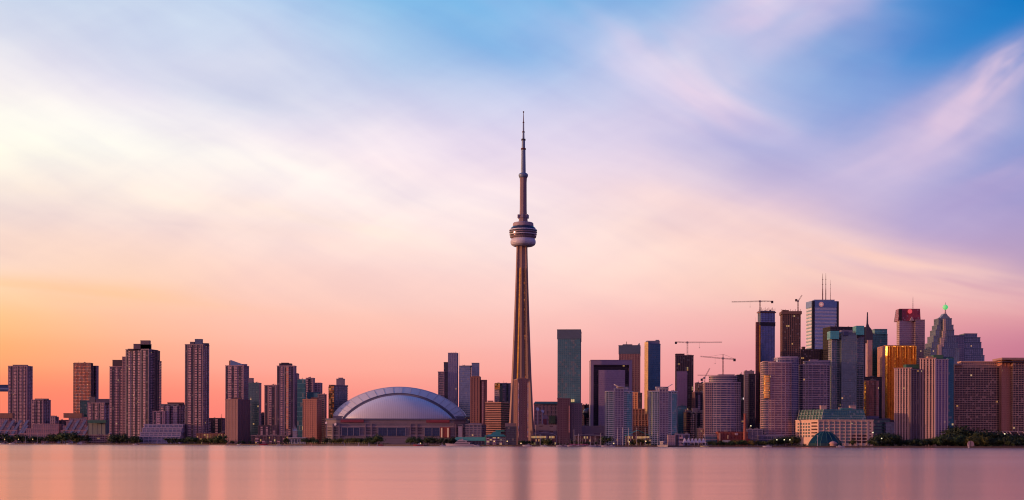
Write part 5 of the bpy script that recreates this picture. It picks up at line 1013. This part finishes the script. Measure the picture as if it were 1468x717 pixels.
# red brick powerhouse and chimney
t = tower('long red brick powerhouse with pale wall patches', FB(1030,1072,2070,26), 1050, 620, D(brick, wall=(.26,.05,.045), band=(.28,.07,.06), glass=(.14,.04,.04), ps=6, fh=5, fu=.4), 'powerhouse')
for a, c, y0, y1, cc in ((1043,1044.5,629,624,(.5,.3,.2)),(1054,1058,624,621,(.45,.3,.36)),(1036,1047,635,631,(.42,.36,.4)),(1066,1075,636,629,(.34,.03,.05)),(1031,1033,632,621,(.5,.26,.2))):
    b = bmesh.new(); box(b, X_(a,2066)-t.location.x, X_(c,2066)-t.location.x, 2065.5-t.location.y, 2069.4-t.location.y, Z_(a,y0,2066)-GZ, Z_(a,y1,2066)-GZ); new_ob('wall_panel', b, named('render', cc), t)
t = thing('chimney', 'tall tapering red brick chimney beside the powerhouse', 'chimney', (X_(1068,2062), 2062, GZ)); b = bmesh.new(); zz = Z_(1068,593,2062)-GZ
lathe(b, [(2.9,0),(2.4,zz*.5),(1.9,zz*.94),(2.3,zz*.95),(2.3,zz),(1.4,zz)], 18); new_ob('stack', b, mat_plain('chimney_brick', (.34,.10,.08), .85, 0, .3, .3), t)
t = tower('low glass fronted hall with pale frame right of the brick chimney', FB(1071,1094,2070,24), 1080, 616, D(glassB, wall=(.16,.12,.17), glass=(.10,.11,.18), band=(.32,.25,.33), fh=5.5, ps=8, pw=.7), 'low_building')
t = tower('low mauve hall with teal glass doors at the foot of the round condo', FB(1011,1031,2080,20), 1020, 624, D(glassB, wall=(.24,.18,.28), glass=(.06,.14,.22), band=(.36,.26,.34), fh=5, ps=9), 'low_building')
t = tower('low bluish podium under the golden patched condo', FB(1088,1124,2065,22), 1100, 625, D(glassB, wall=(.16,.13,.22), glass=(.08,.1,.2), band=(.28,.22,.34), fh=5, ps=7), 'low_building')
t = tower('small orange lit box building behind the white tent', FB(1001,1013,2130,16), 1006, 615, D(condo, wall=(.5,.28,.2), glass=(.2,.12,.12), band=(.52,.32,.26), ps=0, out=.1, fu=.4), 'low_building')
t = tower('low grey purple shed between the right twin and the white tent', FB(968,989,2090,18), 978, 623, D(condo, wall=(.22,.19,.30), glass=(.1,.1,.2), band=(.26,.22,.34), ps=0, out=.1, fu=.5, fv=.3, fh=6), 'low_building')
t = thing('white_tent', 'white peaked tent roof on trusses by the water', 'tent', (X_(996,2035), 2042, GZ)); a, c = X_(980,2035)-t.location.x, X_(1012,2035)-t.location.x; z0, z1 = Z_(990,634.5,2035)-GZ, Z_(990,629,2035)-GZ
b = bmesh.new()
for i in range(6):
    u0, u1 = a+(c-a)*i/6, a+(c-a)*(i+1)/6; m_ = (u0+u1)/2
    vs = [b.verts.new(v) for v in ((u0,-6,z0),(u1,-6,z0),(u1,6,z0),(u0,6,z0),(m_,-2,z1+.8),(m_,2,z1+.8))]
    for f in ((0,1,4),(1,2,5,4),(2,3,5),(3,0,4,5),(3,2,1,0)): b.faces.new([vs[k] for k in f])
new_ob('canopy', b, named('white_canvas', (.62,.52,.66)), t)
for i in range(7):
    b = bmesh.new(); bar(b, (a+(c-a)*i/6,-6.2,0), (a+(c-a)*i/6,-6.2,z1), .5); bar(b, (a+(c-a)*i/6,-6.2,z1), (a+(c-a)*min(i+1,6)/6,-6.2,z0), .35); new_ob('post', b, named('white_paint', (.58,.5,.6)), t)
pavilion('blue and green roofed pavilion with a row of lights under the left twin', 897, 932, 625, 617, 2085, (.04,.26,.28), .3, False, (.2,.07,.09))
pavilion('small lit kiosk beside the foot of the right twin', 923, 934, 630, 628, 2062, (.2,.16,.2), .5, False)
pavilion('long low pavilion with a thin white roof below the portal tower podium', 824, 862, 625, 623.6, 2090, (.46,.38,.44), .05, True, (.10,.07,.10))
t = tower('small pale square kiosk block left of the right twin base', FB(958,967.5,2055,12), 962, 625, D(condo, wall=(.40,.27,.31), glass=(.2,.15,.2), ps=0, fu=.2, out=.1), 'low_building')
t = thing('round_pavilion', 'round pavilion with a domed striped roof on the quay before the terminal', 'pavilion', (X_(1195.5,1968), 1972, GZ)); b = bmesh.new(); lathe(b, [(5,0),(5,3.5)], 16); new_ob('wall', b, named('stucco', (.42,.24,.22)), t)
b = bmesh.new(); lathe(b, [(6.2,3.5),(6,4.2),(4.6,6),(2.2,7.2),(.2,7.6)], 16); new_ob('roof', b, named('salmon_roof', (.5,.26,.24)), t)
t = thing('gazebo', 'small arched pink garden folly among the trees at the right', 'pavilion', (X_(1393,1948), 1952, GZ)); b = bmesh.new()
for s in (-1,1):
    pr = [(s*.6,0),(s*5,0),(s*5,3.5),(s*4,6.2),(s*2.3,8),(s*.6,8.4)]
    v0 = [b.verts.new((x,-1,z)) for x, z in pr]; v1 = [b.verts.new((x,1,z)) for x, z in pr]; b.faces.new(v0 if s>0 else v0[::-1]); b.faces.new(v1[::-1] if s>0 else v1)
    for i in range(6): j=(i+1)%6; b.faces.new((v0[i],v0[j],v1[j],v1[i]))
new_ob('arch', b, named('stucco', (.40,.25,.28)), t)
# island airport ferry terminal with tower
t = thing('ferry_terminal', 'low white ferry hall with a small spired glass tower', 'building', (X_(424,2440), 2448, GZ)); o_ = t.location
b = bmesh.new(); a, c = X_(414,2440)-o_.x, X_(438,2440)-o_.x; zz = Z_(424,628,2440)-GZ; prism(b, [(a,-6),(c,-6),(c,8),(a,8)], 0, zz, bay=5, fh=zz); new_ob('wall', b, [mat_win((.4,.36,.46), (.12,.16,.26), .8, .55, .02), named('roof', (.4,.35,.45))], t)
b = bmesh.new(); prism(b, [(a-1.5,-8),(c+1.5,-8),(c+1.5,9),(a-1.5,9)], zz, zz+1.2); new_ob('roof', b, named('white_paint', (.5,.45,.52)), t)
b = bmesh.new(); tx = X_(422,2440)-o_.x; prism(b, [(tx-4,-3),(tx+4,-3),(tx+4,4),(tx-4,4)], zz+1.2, zz+13, bay=2, fh=3); new_ob('tower_wall', b, [mat_win((.34,.28,.36), (.2,.22,.34), .7, .6, 0), named('roof', (.3,.3,.4))], t)
b = bmesh.new(); prism(b, [(tx-4.5,-3.5),(tx+4.5,-3.5),(tx+4.5,4.5),(tx-4.5,4.5)], zz+13, zz+17, [(tx-2,-1),(tx+2,-1),(tx+2,1),(tx-2,1)]); prism(b, [(tx-1.2,-.8),(tx+1.2,-.8),(tx+1.2,.8),(tx-1.2,.8)], zz+17, Z_(422,609,2440)-GZ, [(tx-.1,-.1),(tx+.1,-.1),(tx+.1,.1),(tx-.1,.1)])
for s in (-1,1): prism(b, [(tx+s*3.6-.5,-3),(tx+s*3.6+.5,-3),(tx+s*3.6+.5,-2),(tx+s*3.6-.5,-2)], zz+13, zz+19)
new_ob('spire', b, named('blue_grey_roof', (.28,.3,.42)), t)
t = tower('long low dark hangar with a row of small pale lights', FB(360,414,2520,22), 385, 624.5, D(condo, wall=(.14,.08,.10), glass=(.12,.08,.1), band=(.3,.2,.24), ps=6, pw=.4, fh=5, lit=.12, out=.2, bh=.4), 'low_building')

# ------------------------------------------------------------------ low buildings filling the base of the skyline
rnd = random.Random(11)
fills = [(60,100,603,3350),(84,110,604,3400),(140,165,606,3150),(225,262,612,3000),(262,300,611,2980),(299,330,606,3050),(352,382,596,2850),(370,398,611,2560),(374,380,593,2900),(396,440,616,2620),(456,476,613,2600),(660,700,600,2600),(686,700,612,2360),(726,770,616,2300),(834,870,604,2560),(900,940,612,2500),(965,1000,604,2450),(1052,1095,600,2450),(1100,1160,606,2350),(1140,1200,596,2400),(1235,1290,603,2300),(1262,1300,612,2200),(1360,1380,604,2220),(-20,20,606,3240),(20,60,605,3400),(318,345,619,2660),(470,500,610,2520),(1180,1240,588,2380),(1318,1380,612,2150)]
for a, c, y, Y in fills:
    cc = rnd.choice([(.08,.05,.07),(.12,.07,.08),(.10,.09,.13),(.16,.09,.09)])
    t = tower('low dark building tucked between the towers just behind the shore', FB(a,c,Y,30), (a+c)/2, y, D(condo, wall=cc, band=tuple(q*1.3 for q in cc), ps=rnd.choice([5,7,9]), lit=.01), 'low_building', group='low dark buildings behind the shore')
    top_box(t, a+(c-a)*.2, a+(c-a)*.55, y-1.8, Y, 8, cc)

# ------------------------------------------------------------------ trees
def leaf_mat(name, c1, c2):
    m = bpy.data.materials.new(name); m.use_nodes = True; N = NT(m.node_tree); b = m.node_tree.nodes['Principled BSDF']
    g = N.n('ShaderNodeTexCoord'); nz = N.noise(g.outputs['Object'], .55, 3, .6); oi = N.n('ShaderNodeObjectInfo')
    f = N.m('ADD', N.m('MULTIPLY', nz.outputs[0], .7), N.m('MULTIPLY', oi.outputs['Random'], .3)); N.put(b.inputs['Base Color'], N.mix(f, c1, c2)); b.inputs['Roughness'].default_value = .8
    return m
LM = {'dark': leaf_mat('dark_foliage', (.010,.022,.008), (.026,.042,.013)), 'olive': leaf_mat('olive_foliage', (.035,.045,.008), (.10,.095,.015)), 'green': leaf_mat('green_foliage', (.016,.04,.01), (.05,.08,.018)), 'rust': leaf_mat('rust_foliage', (.08,.06,.015), (.16,.10,.02))}
barkm = mat_plain('bark', (.06,.04,.03), .9, 0, .3, 1)
def crown_mesh(seed, kind):
    r = random.Random(seed); b = bmesh.new(); lobes = []
    n = r.randint(6, 9)
    for i in range(n):
        a = r.uniform(0, 6.28); d = r.uniform(.0, .55); lobes.append((Vector((d*math.cos(a), d*math.sin(a), .38+.5*r.random())), r.uniform(.20,.38)))
    for i in range(620):
        c, rad = r.choice(lobes); v = Vector((r.gauss(0,1), r.gauss(0,1), r.gauss(0,1))).normalized(); p = c+v*rad*r.uniform(.6,1.3)
        s = r.uniform(.025,.075); u = Vector((r.gauss(0,1), r.gauss(0,1), r.gauss(0,1))).normalized(); w_ = v.cross(u).normalized()*s if v.cross(u).length > .1 else Vector((s,0,0)); q = w_.cross((v+u*.6).normalized()).normalized()*s*r.uniform(.6,1)
        b.faces.new([b.verts.new(p+w_), b.verts.new(p+q), b.verts.new(p-w_), b.verts.new(p-q)])
    for c, rad in lobes:
        bmesh.ops.create_icosphere(b, subdivisions=1, radius=rad*.5, matrix=Matrix.Translation(c))
    me = bpy.data.meshes.new('crown'); b.to_mesh(me); b.free(); me.materials.append(LM[kind]); return me
def trunk_mesh(seed):
    r = random.Random(seed); b = bmesh.new(); lathe(b, [(.045,0),(.032,.2),(.026,.45)], 7)
    for i in range(5):
        a = r.uniform(0,6.28); z = r.uniform(.25,.42); bar(b, (0,0,z), (.32*math.cos(a), .32*math.sin(a), z+r.uniform(.15,.35)), .018)
    me = bpy.data.meshes.new('trunk'); b.to_mesh(me); b.free(); me.materials.append(barkm); return me
CR = {k: [crown_mesh(i*7+hash(k[0]) % 5 if False else i*7+len(k), k) for i in range(4)] for k in LM}; TR = [trunk_mesh(i) for i in range(4)]
tr = random.Random(5)
def trees(label, group, x0, x1, n, ytop, kind, yo=(18, 45), wide=1.0, jit=.28):
    for i in range(n):
        px = x0+(x1-x0)*(i+.5+tr.uniform(-.35,.35))/n; Y = shoreY(px)+tr.uniform(*yo); h = (Z_(px, ytop, Y)-GZ)*tr.uniform(1-jit,1.02); k = tr.choice(kind) if isinstance(kind, list) else kind
        t = thing('tree', label, 'tree', (X_(px,Y), Y, GZ), group if n > 1 else None, tr.uniform(0,6.28)); s = h*tr.uniform(.95,1.25)*wide
        for nm, me in (('trunk', tr.choice(TR)), ('crown', tr.choice(CR[k]))):
            o = bpy.data.objects.new(nm, me); COL.objects.link(o); o.parent = t; o.scale = (s, s, h/1.12)
TREES = [
 (0,34,5,620,'dark','dark tree in front of the brick terraces at the left frame edge'), (36,84,7,622,'dark','dark tree before the low brick terraces'), (86,96,2,618,'green','green tree before the terraces with the glass slope'), (104,124,3,619,['olive','dark'],'olive tree left of the grey green storage block'),
 (160,182,4,620,'dark','dark tree right of the tiny cupola pavilion'), (184,200,3,624,'dark','small dark tree left of the white terraced block'), (240,266,4,627,'dark','dark tree at the right end of the white terraced block'), (266,282,3,623,'green','green tree at the foot of the slim lone tower'), (282,324,7,627,['dark','olive'],'tree in front of the yellow lit school'), (306,322,2,624,'green','larger green tree right of the yellow lit windows'),
 (323,360,5,631,'dark','low dark tree before the plain brick slab'), (408,414,1,627,'dark','dark tree left of the white ferry hall'), (438,456,3,626,'green','green tree right of the white ferry hall'), (466,488,4,627,['dark','olive'],'tree below the left tip of the dome'), (488,534,9,626,['olive','olive','green'],'olive tree in the row under the dome windows'), (534,546,2,622,'green','taller green tree right of the olive row'), (584,640,9,626,['dark','green'],'dark tree under the right windows of the dome'), (640,652,2,624,'dark','dark tree left of the pale control tower'),
 (746,764,3,631,['dark','green'],'small tree at the foot of the needle tower'), (776,792,3,628,['dark','olive'],'small tree before the festival pavilion'), (818,832,2,630,'dark','dark tree left of the long thin roofed pavilion'), (832,866,4,632,'dark','dark tree under the pale podium'), (864,870,1,620,'green','taller green tree left of the left twin'), (905,930,4,628,['dark','rust'],'tree between the twin condos'),
 (1016,1032,4,631,'dark','dark tree left of the red brick powerhouse'), (1033,1048,4,632,['green','olive'],'round green tree before the powerhouse'), (1048,1068,5,630,['olive','rust','green'],'yellowish tree before the powerhouse'), (1068,1084,4,631,['rust','olive'],'rusty tree beside the brick chimney'), (1086,1102,4,631,['dark','olive'],'tree before the low glass fronted hall'), (1104,1124,5,627,['olive','dark'],'tree left of the sandy pink terminal'), (1124,1146,5,622,['dark','olive'],'tall dark tree at the corner of the terminal'), (1180,1186,1,627,'olive','olive tree before the teal glass dome'), (1218,1224,1,626,'olive','yellow green tree before the terminal front'),
 (1252,1284,11,619,'dark','tall dark tree between the terminal and the ribbed condos'), (1284,1340,13,628,'dark','dark tree before the ribbed condos'), (1338,1380,12,622,['dark','green'],'dark tree right of the ribbed condos'), (1380,1412,9,623,['olive','green'],'bright olive tree before the slanting struts'), (1400,1470,16,627,'dark','dark tree along the quay at the right edge'), (1366,1376,2,609,'dark','tall dark tree between ribbed condo and brown hotel'), (1392,1404,2,613,'dark','dark tree on the strut podium'), (1404,1460,8,618,'dark','small dark tree behind the strut podium')]
for x0, x1, n, y, k, lab in TREES:
    trees(lab, 'trees: '+lab, x0, x1, n, y, k, yo=(75,100) if y in (609,613,618) and x0 > 1350 else (18,42), wide=1.0)
# shrubs along the quay: countless, one mass
b = bmesh.new(); r = random.Random(3)
for i in range(5200):
    px = r.uniform(-20,1490); Y = shoreY(px)+r.uniform(8,44)
    dens = .5+.5*math.sin(px*.05)+.3*math.sin(px*.21)
    if 560 < px < 584 or 860 < px < 1012 or 640 < px < 740: dens -= .6
    if r.random() > dens: continue
    h = r.uniform(.3,3.0); s = r.uniform(.4,1.1); x = X_(px,Y); v = Vector((r.gauss(0,1),r.gauss(0,1),r.gauss(0,.6))).normalized(); u = v.cross(Vector((r.gauss(0,1),r.gauss(0,1),1))).normalized()*s; w_ = u.cross(v).normalized()*s
    p = Vector((x,Y,GZ+h)); b.faces.new([b.verts.new(p+u), b.verts.new(p+w_), b.verts.new(p-u), b.verts.new(p-w_)])
tagk(new_ob('shrubbery', b, LM['dark']), 'stuff', 'dark shrubs and hedges along the quay')

# ------------------------------------------------------------------ lamps, poles
def lamp(px, py, label, group=None, Yo=6, glow=(1,.62,.25), s=1.0):
    Y = shoreY(px)+Yo; t = thing('street_lamp', label, 'street lamp', (X_(px,Y), Y, GZ), group); z = Z_(px,py,Y)-GZ
    b = bmesh.new(); lathe(b, [(.22,0),(.2,.6),(.11,.7),(.09,z)], 8); new_ob('post', b, named('dark_metal', (.05,.04,.05)), t)
    b = bmesh.new(); lathe(b, [(.1,-.75*s),(.6*s,-.5*s),(.85*s,0),(.6*s,.5*s),(.1,.75*s)], 12); new_ob('lamp_globe', b, mat_emit('warm_lamp_%d' % int(glow[2]*100), glow, 1.8), t, (0,0,z+.4*s))
    return t
for px, py, lab in ((6.8,630,'leftmost of the three glowing lamps before the brick terraces'),(26.5,630,'middle one of the three glowing lamps before the brick terraces'),(47,630,'right one of the three glowing lamps before the brick terraces'),(603,636,'glowing lamp left of the motor yacht'),(708.5,633,'glowing lamp under the teal roofed restaurant'),(727.2,633,'glowing lamp before the dark glass box'),(747,636,'pale lamp at the foot of the brick apartment tower'),(902,634,'glowing lamp by the blue and green roofed pavilion'),(880,636,'yellowish lamp at the foot of the left twin'),(926,633,'glowing lamp between the twin condos'),(1113.8,631,'left one of three pale lamps before the golden patched condo'),(1124.3,631,'middle one of three pale lamps before the golden patched condo'),(1132.5,631,'right one of three pale lamps before the golden patched condo'),(1264,629,'pale lamp among the tall dark trees'),(1440.5,622.5,'glowing lamp before the slanting struts'),(1076.5,611,'high pale lamp right of the brick chimney'),(1251.5,620.5,'pale lamp at the right corner of the terminal')):
    lamp(px, py, lab, s=1.0, glow=(1,.62,.25) if px < 1000 else (.9,.85,.5))
for i in range(36):
    px = 412+i*3.25; 
    if i in (4,8,14,19): continue
    lamp(px, 635.2, 'small warm promenade light in the dotted row left of and below the dome', 'dotted row of promenade lights', 3, (1,.5,.22), .42)
def pole(px, yt, label, yo=5, w=.34):
    Y = shoreY(px)+yo; t = thing('flag_pole', label, 'pole', (X_(px,Y), Y, GZ)); z = Z_(px,yt,Y)-GZ; b = bmesh.new(); lathe(b, [(w*1.8,0),(w*1.8,.8),(w,1),(w*.8,z)], 8); new_ob('shaft', b, named('white_paint', (.55,.46,.54)), t)
    b = bmesh.new(); lathe(b, [(.1,0),(w*1.7,.3),(w*1.7,.8),(.1,1.2)], 8); new_ob('finial', b, named('white_paint', (.55,.46,.54)), t, (0,0,z))
for px, yt, lab in ((885.5,614,'first tall white pole before the left twin'),(892.5,614,'second tall white pole before the left twin'),(901.3,614.5,'third tall white pole, at the edge of the left twin'),(913,614.5,'tall white pole at the left of the blue green pavilion gap'),(925,614.5,'tall white pole just right of the blue green pavilion'),(942.5,622,'white pole in front of the right twin'),(861.5,622,'short pale pole right of the podium pavilion'),(829.3,623,'pale pole before the long thin roofed pavilion'),(823,617,'pale pole at the left end of the podium'),(774.5,624,'pale pole before the festival pavilion'),(53.5,620,'thin pole before the low brick terraces'),(36.5,626,'short thin pole left of the third lamp'),(1172,625,'pale pole before the teal glass dome')): pole(px, yt, lab)

# ------------------------------------------------------------------ boats
def hull(bm, L, Wd, H, z=-.3, sheer=.5):
    n = 9; secs = []
    for i in range(n+1):
        u = i/n; w_ = Wd/2*(1-max(0,(u-.55)/.45)**2)*(.9+.1*min(1,u*4)); x = -L/2+L*u; top = H+sheer*max(0,u-.4)*H
        secs.append([bm.verts.new(v) for v in ((x+ (L*.04 if u==1 else 0),-max(w_,.05),top),(x,-max(w_*.75,.04),z),(x,max(w_*.75,.04),z),(x+(L*.04 if u==1 else 0),max(w_,.05),top))])
    for a, c in zip(secs, secs[1:]):
        for k in range(3): bm.faces.new((a[k],c[k],c[k+1],a[k+1]))
        bm.faces.new((a[3],c[3],c[0],a[0]))
    bm.faces.new(secs[0][::-1]); bm.faces.new(secs[-1])
def boat(px, L, label, kind='motor', rgb=(.55,.48,.54), cab=(.5,.42,.5), flip=False, yo=-8, mast=0, group=None, cat='boat', name='motor_boat', rz=None):
    Y = shoreY(px)+yo; t = thing(name, label, cat, (X_(px,Y), Y, 0), group, (math.pi if flip else 0) if rz is None else rz)
    b = bmesh.new(); hull(b, L, L*.3, L*.12); new_ob('hull', b, mat_plain('hull_%02x%02x%02x' % tuple(int(255*c) for c in rgb), rgb, .35, 0, .15, .5), t)
    if kind != 'sail':
        b = bmesh.new(); prism(b, [(-L*.28,-L*.1),(L*.16,-L*.1),(L*.16,L*.1),(-L*.28,L*.1)], L*.12, L*.24, [(-L*.26,-L*.08),(L*.06,-L*.08),(L*.06,L*.08),(-L*.26,L*.08)], bay=1.4, fh=L*.12); cm = mat_win(cab, (.05,.05,.09), .85, .5, 0); new_ob('cabin', b, [cm, named('white_paint', cab)], t)
        b = bmesh.new(); box(b, -L*.24, L*.02, -L*.075, L*.075, L*.24, L*.255); bar(b, (-L*.1,0,L*.25), (-L*.12,0,L*.38), .12); new_ob('flybridge', b, named('white_paint', cab), t)
    else:
        b = bmesh.new(); prism(b, [(-L*.15,-L*.07),(L*.2,-L*.07),(L*.2,L*.07),(-L*.15,L*.07)], L*.12, L*.17); new_ob('cabin', b, named('white_paint', cab), t)
    if mast:
        b = bmesh.new(); lathe(b, [(.14,0),(.08,mast)], 6); bar(b, (0,0,mast*.14), (-L*.4,0,mast*.14), .16); bar(b, (0,0,mast), (L*.5,0,L*.14), .05); bar(b, (0,0,mast), (-L*.48,0,L*.13), .05); bar(b,(0,-L*.12,mast*.6),(0,L*.12,mast*.6),.08); new_ob('mast', b, named('white_paint', (.5,.42,.5)), t, (L*.05,0,L*.12))
    return t
# large motor yacht
Y = shoreY(660)-14; t = thing('motor_yacht', 'large white three deck motor yacht moored in front of the green shed', 'yacht', (X_(660,Y), Y, 0), None, math.pi)
Lh = 40*Y/FPX; wp = mat_plain('yacht_white', (.62,.5,.55), .35, 0, .08, .4)
b = bmesh.new(); hull(b, Lh, 8, 3.1, -.4, .55); new_ob('hull', b, wp, t)
def deck(x0, x1, z0, z1, w_, sl, nm):
    b = bmesh.new(); prism(b, [(x0,-w_),(x1,-w_*.8),(x1,w_*.8),(x0,w_)], z0, z1, [(x0+.3,-w_*.95),(x1-sl,-w_*.7),(x1-sl,w_*.7),(x0+.3,w_*.95)]); d = new_ob(nm, b, wp, t)
    b = bmesh.new(); prism(b, [(x0+2,-w_-.06),(x1-sl*.4,-w_*.82-.1),(x1-sl*.4,w_*.82+.1),(x0+2,w_+.06)], z0+(z1-z0)*.35, z0+(z1-z0)*.78, [(x0+2,-w_*.98-.06),(x1-sl*.75,-w_*.78-.1),(x1-sl*.75,w_*.78+.1),(x0+2,w_*.98+.06)]); new_ob('window_strip', b, bdk, d)
    b = bmesh.new(); prism(b, [(x0-1.5,-w_-.2),(x1-sl+.4,-w_*.8),(x1-sl+.4,w_*.8),(x0-1.5,w_+.2)], z1, z1+.25); new_ob('deck_edge', b, wp, d)
deck(-15,10.5,3.0,5.9,3.5,3,'main_deck'); deck(-10,7,6.15,8.7,3.0,3.2,'upper_deck'); deck(-4,3.6,8.95,10.6,2.3,2.2,'sun_deck')
b = bmesh.new(); bar(b, (-2,-1.5,10.6), (-4,-1.2,13.4), .45); bar(b, (-2,1.5,10.6), (-4,1.2,13.4), .45); bar(b, (-4,-1.4,13.3), (-4,1.4,13.3), .6); bar(b, (-4,0,13.3), (-4.8,0,16), .15); new_ob('radar_arch', b, wp, t)
# ferry seen bow on, near the right twin
t = boat(951, 22, 'white ferry boat lying at the quay below the right twin', rz=R(-60), yo=-10, name='ferry', rgb=(.3,.25,.32), cab=(.42,.34,.42))
b = bmesh.new(); prism(b, [(-6,-2.2),(3,-2.2),(3,2.2),(-6,2.2)], 5.6, 8.2, bay=1.5, fh=2.4); cm = mat_win((.55,.46,.55), (.06,.05,.1), .8, .5, 0); new_ob('wheelhouse', b, [cm, cm], t)
for px, L, lab, kw in (
    (4,14,'small pale boat at the left frame edge',{}),(18,16,'white cabin boat between the left lamp and middle lamp',{}),(52,9,'tiny pale boat just right of the third lamp',{}),(63,12,'pale low boat right of the tiny one near the third lamp',{}),(93,7,'tiny light boat below the glass slope terraces',{}),(100,14,'white cruiser below the terraces with the glass slope',{}),(117,18,'bluish pale boat below the storage block',{'rgb':(.36,.34,.5)}),(194,10,'pale boat moored left of the white terraced block',{}),
    (344,11,'small white boat below the plain brick slab',{}),(400,9,'small grey boat right of the red fire boat',{'rgb':(.3,.28,.36)}),(600,16,'white roofed boat right of the stadium windows',{'cab':(.55,.45,.55),'rgb':(.3,.04,.06)}),(635,10,'small white boat just left of the motor yacht',{}),(684,9,'small pale boat tied behind the motor yacht',{}),(756,14,'low pale boat at the foot of the needle tower',{}),(780,10,'pale boat before the festival pavilion',{}),
    (1010,12,'pale yellow boat right of the white tent',{'rgb':(.5,.42,.25)}),(1205,12,'small pale boat at the quay right of the domed pavilion',{}),(1100,13,'white boat below the golden patched condo',{})):
    boat(px, L, lab, flip=px % 2 == 0, **kw)
boat(380, 20, 'red fire boat tied up right of the brick slab', rgb=(.42,.04,.06), cab=(.40,.10,.14), mast=5)
boat(547, 13, 'small red boat with a humped cabin under the dome', rgb=(.34,.05,.05), cab=(.40,.12,.10))
for i, px in enumerate((803,811,819,828,836,846,853,860,868,876)):
    boat(px, 12, 'sailing boat with bare mast in the marina under the pale podium', kind='sail', mast=11 if i % 3 else 14, yo=-6-(i%3)*4, group='moored sailing boats', rgb=[(.42,.36,.46),(.2,.16,.3),(.5,.40,.48)][i%3], flip=i % 2 == 0, name='sailing_boat', cat='sailing boat')
t = thing('dock', 'floating magenta edged dock before the marina masts', 'dock', (X_(833,2004), 2004, 0)); b = bmesh.new(); a, c = X_(815,2020)-t.location.x, X_(842,2020)-t.location.x; box(b, a, c, -3, 3, -.4, .9); new_ob('deck', b, named('timber', (.22,.14,.16)), t)
b = bmesh.new(); box(b, a, c, -3.2, -2.9, 3.2, 3.9)
for i in range(8): box(b, a+(c-a)*i/7-.15, a+(c-a)*i/7+.15, -3.1, -2.8, .9, 3.2)
new_ob('banner_rail', b, named('magenta_fabric', (.45,.05,.22)), t)
# navigation marks and small craft out on the water
def buoy(px, py, h, label, rgb):
    Y = max(300, shoreY(px)-90-(px % 7)*8); t = thing('channel_marker', label, 'buoy', (X_(px,Y), Y, 0)); b = bmesh.new(); lathe(b, [(1.0,-.3),(1.3,.2),(1.2,.8),(.5,1.0)], 12); new_ob('float', b, named('buoy_paint', rgb), t)
    b = bmesh.new()
    for k in range(4): bar(b, (.9*math.cos(k*1.57+.8), .9*math.sin(k*1.57+.8), .8), (.25*math.cos(k*1.57+.8), .25*math.sin(k*1.57+.8), h), .22)
    lathe(b, [(.5,h),(.55,h+.5),(.3,h+.9)], 10); bar(b,(0,0,.8),(0,0,h),.5); new_ob('cage', b, named('buoy_paint', rgb), t)
for px, h, lab, rgb in ((301,2.5,'small red marker buoy left of the brick slab',(.4,.08,.1)),(326.5,5.0,'tall grey marker buoy below the plain brick slab',(.22,.16,.2)),(447,2.2,'low pinkish marker buoy right of the ferry hall',(.4,.2,.2)),(494,3.4,'grey marker buoy left of the pair under the dome',(.3,.22,.28)),(514,4.2,'pale marker buoy at the end of the dotted lights',(.42,.32,.4)),(529,4.0,'pale marker buoy in the middle of the three under the dome',(.42,.32,.4)),(541,3.6,'grey marker buoy left of the small red boat',(.32,.24,.3)),(1389,3.8,'pale marker buoy before the garden folly',(.5,.4,.46))): buoy(px, 0, h, lab, rgb)
boat(113, 7, 'tiny dark motor boat out on the water at the left', rgb=(.10,.06,.1), cab=(.14,.08,.12), yo=-160)

for o in bpy.data.objects:
    if 'z1' in o.keys(): del o['z1']
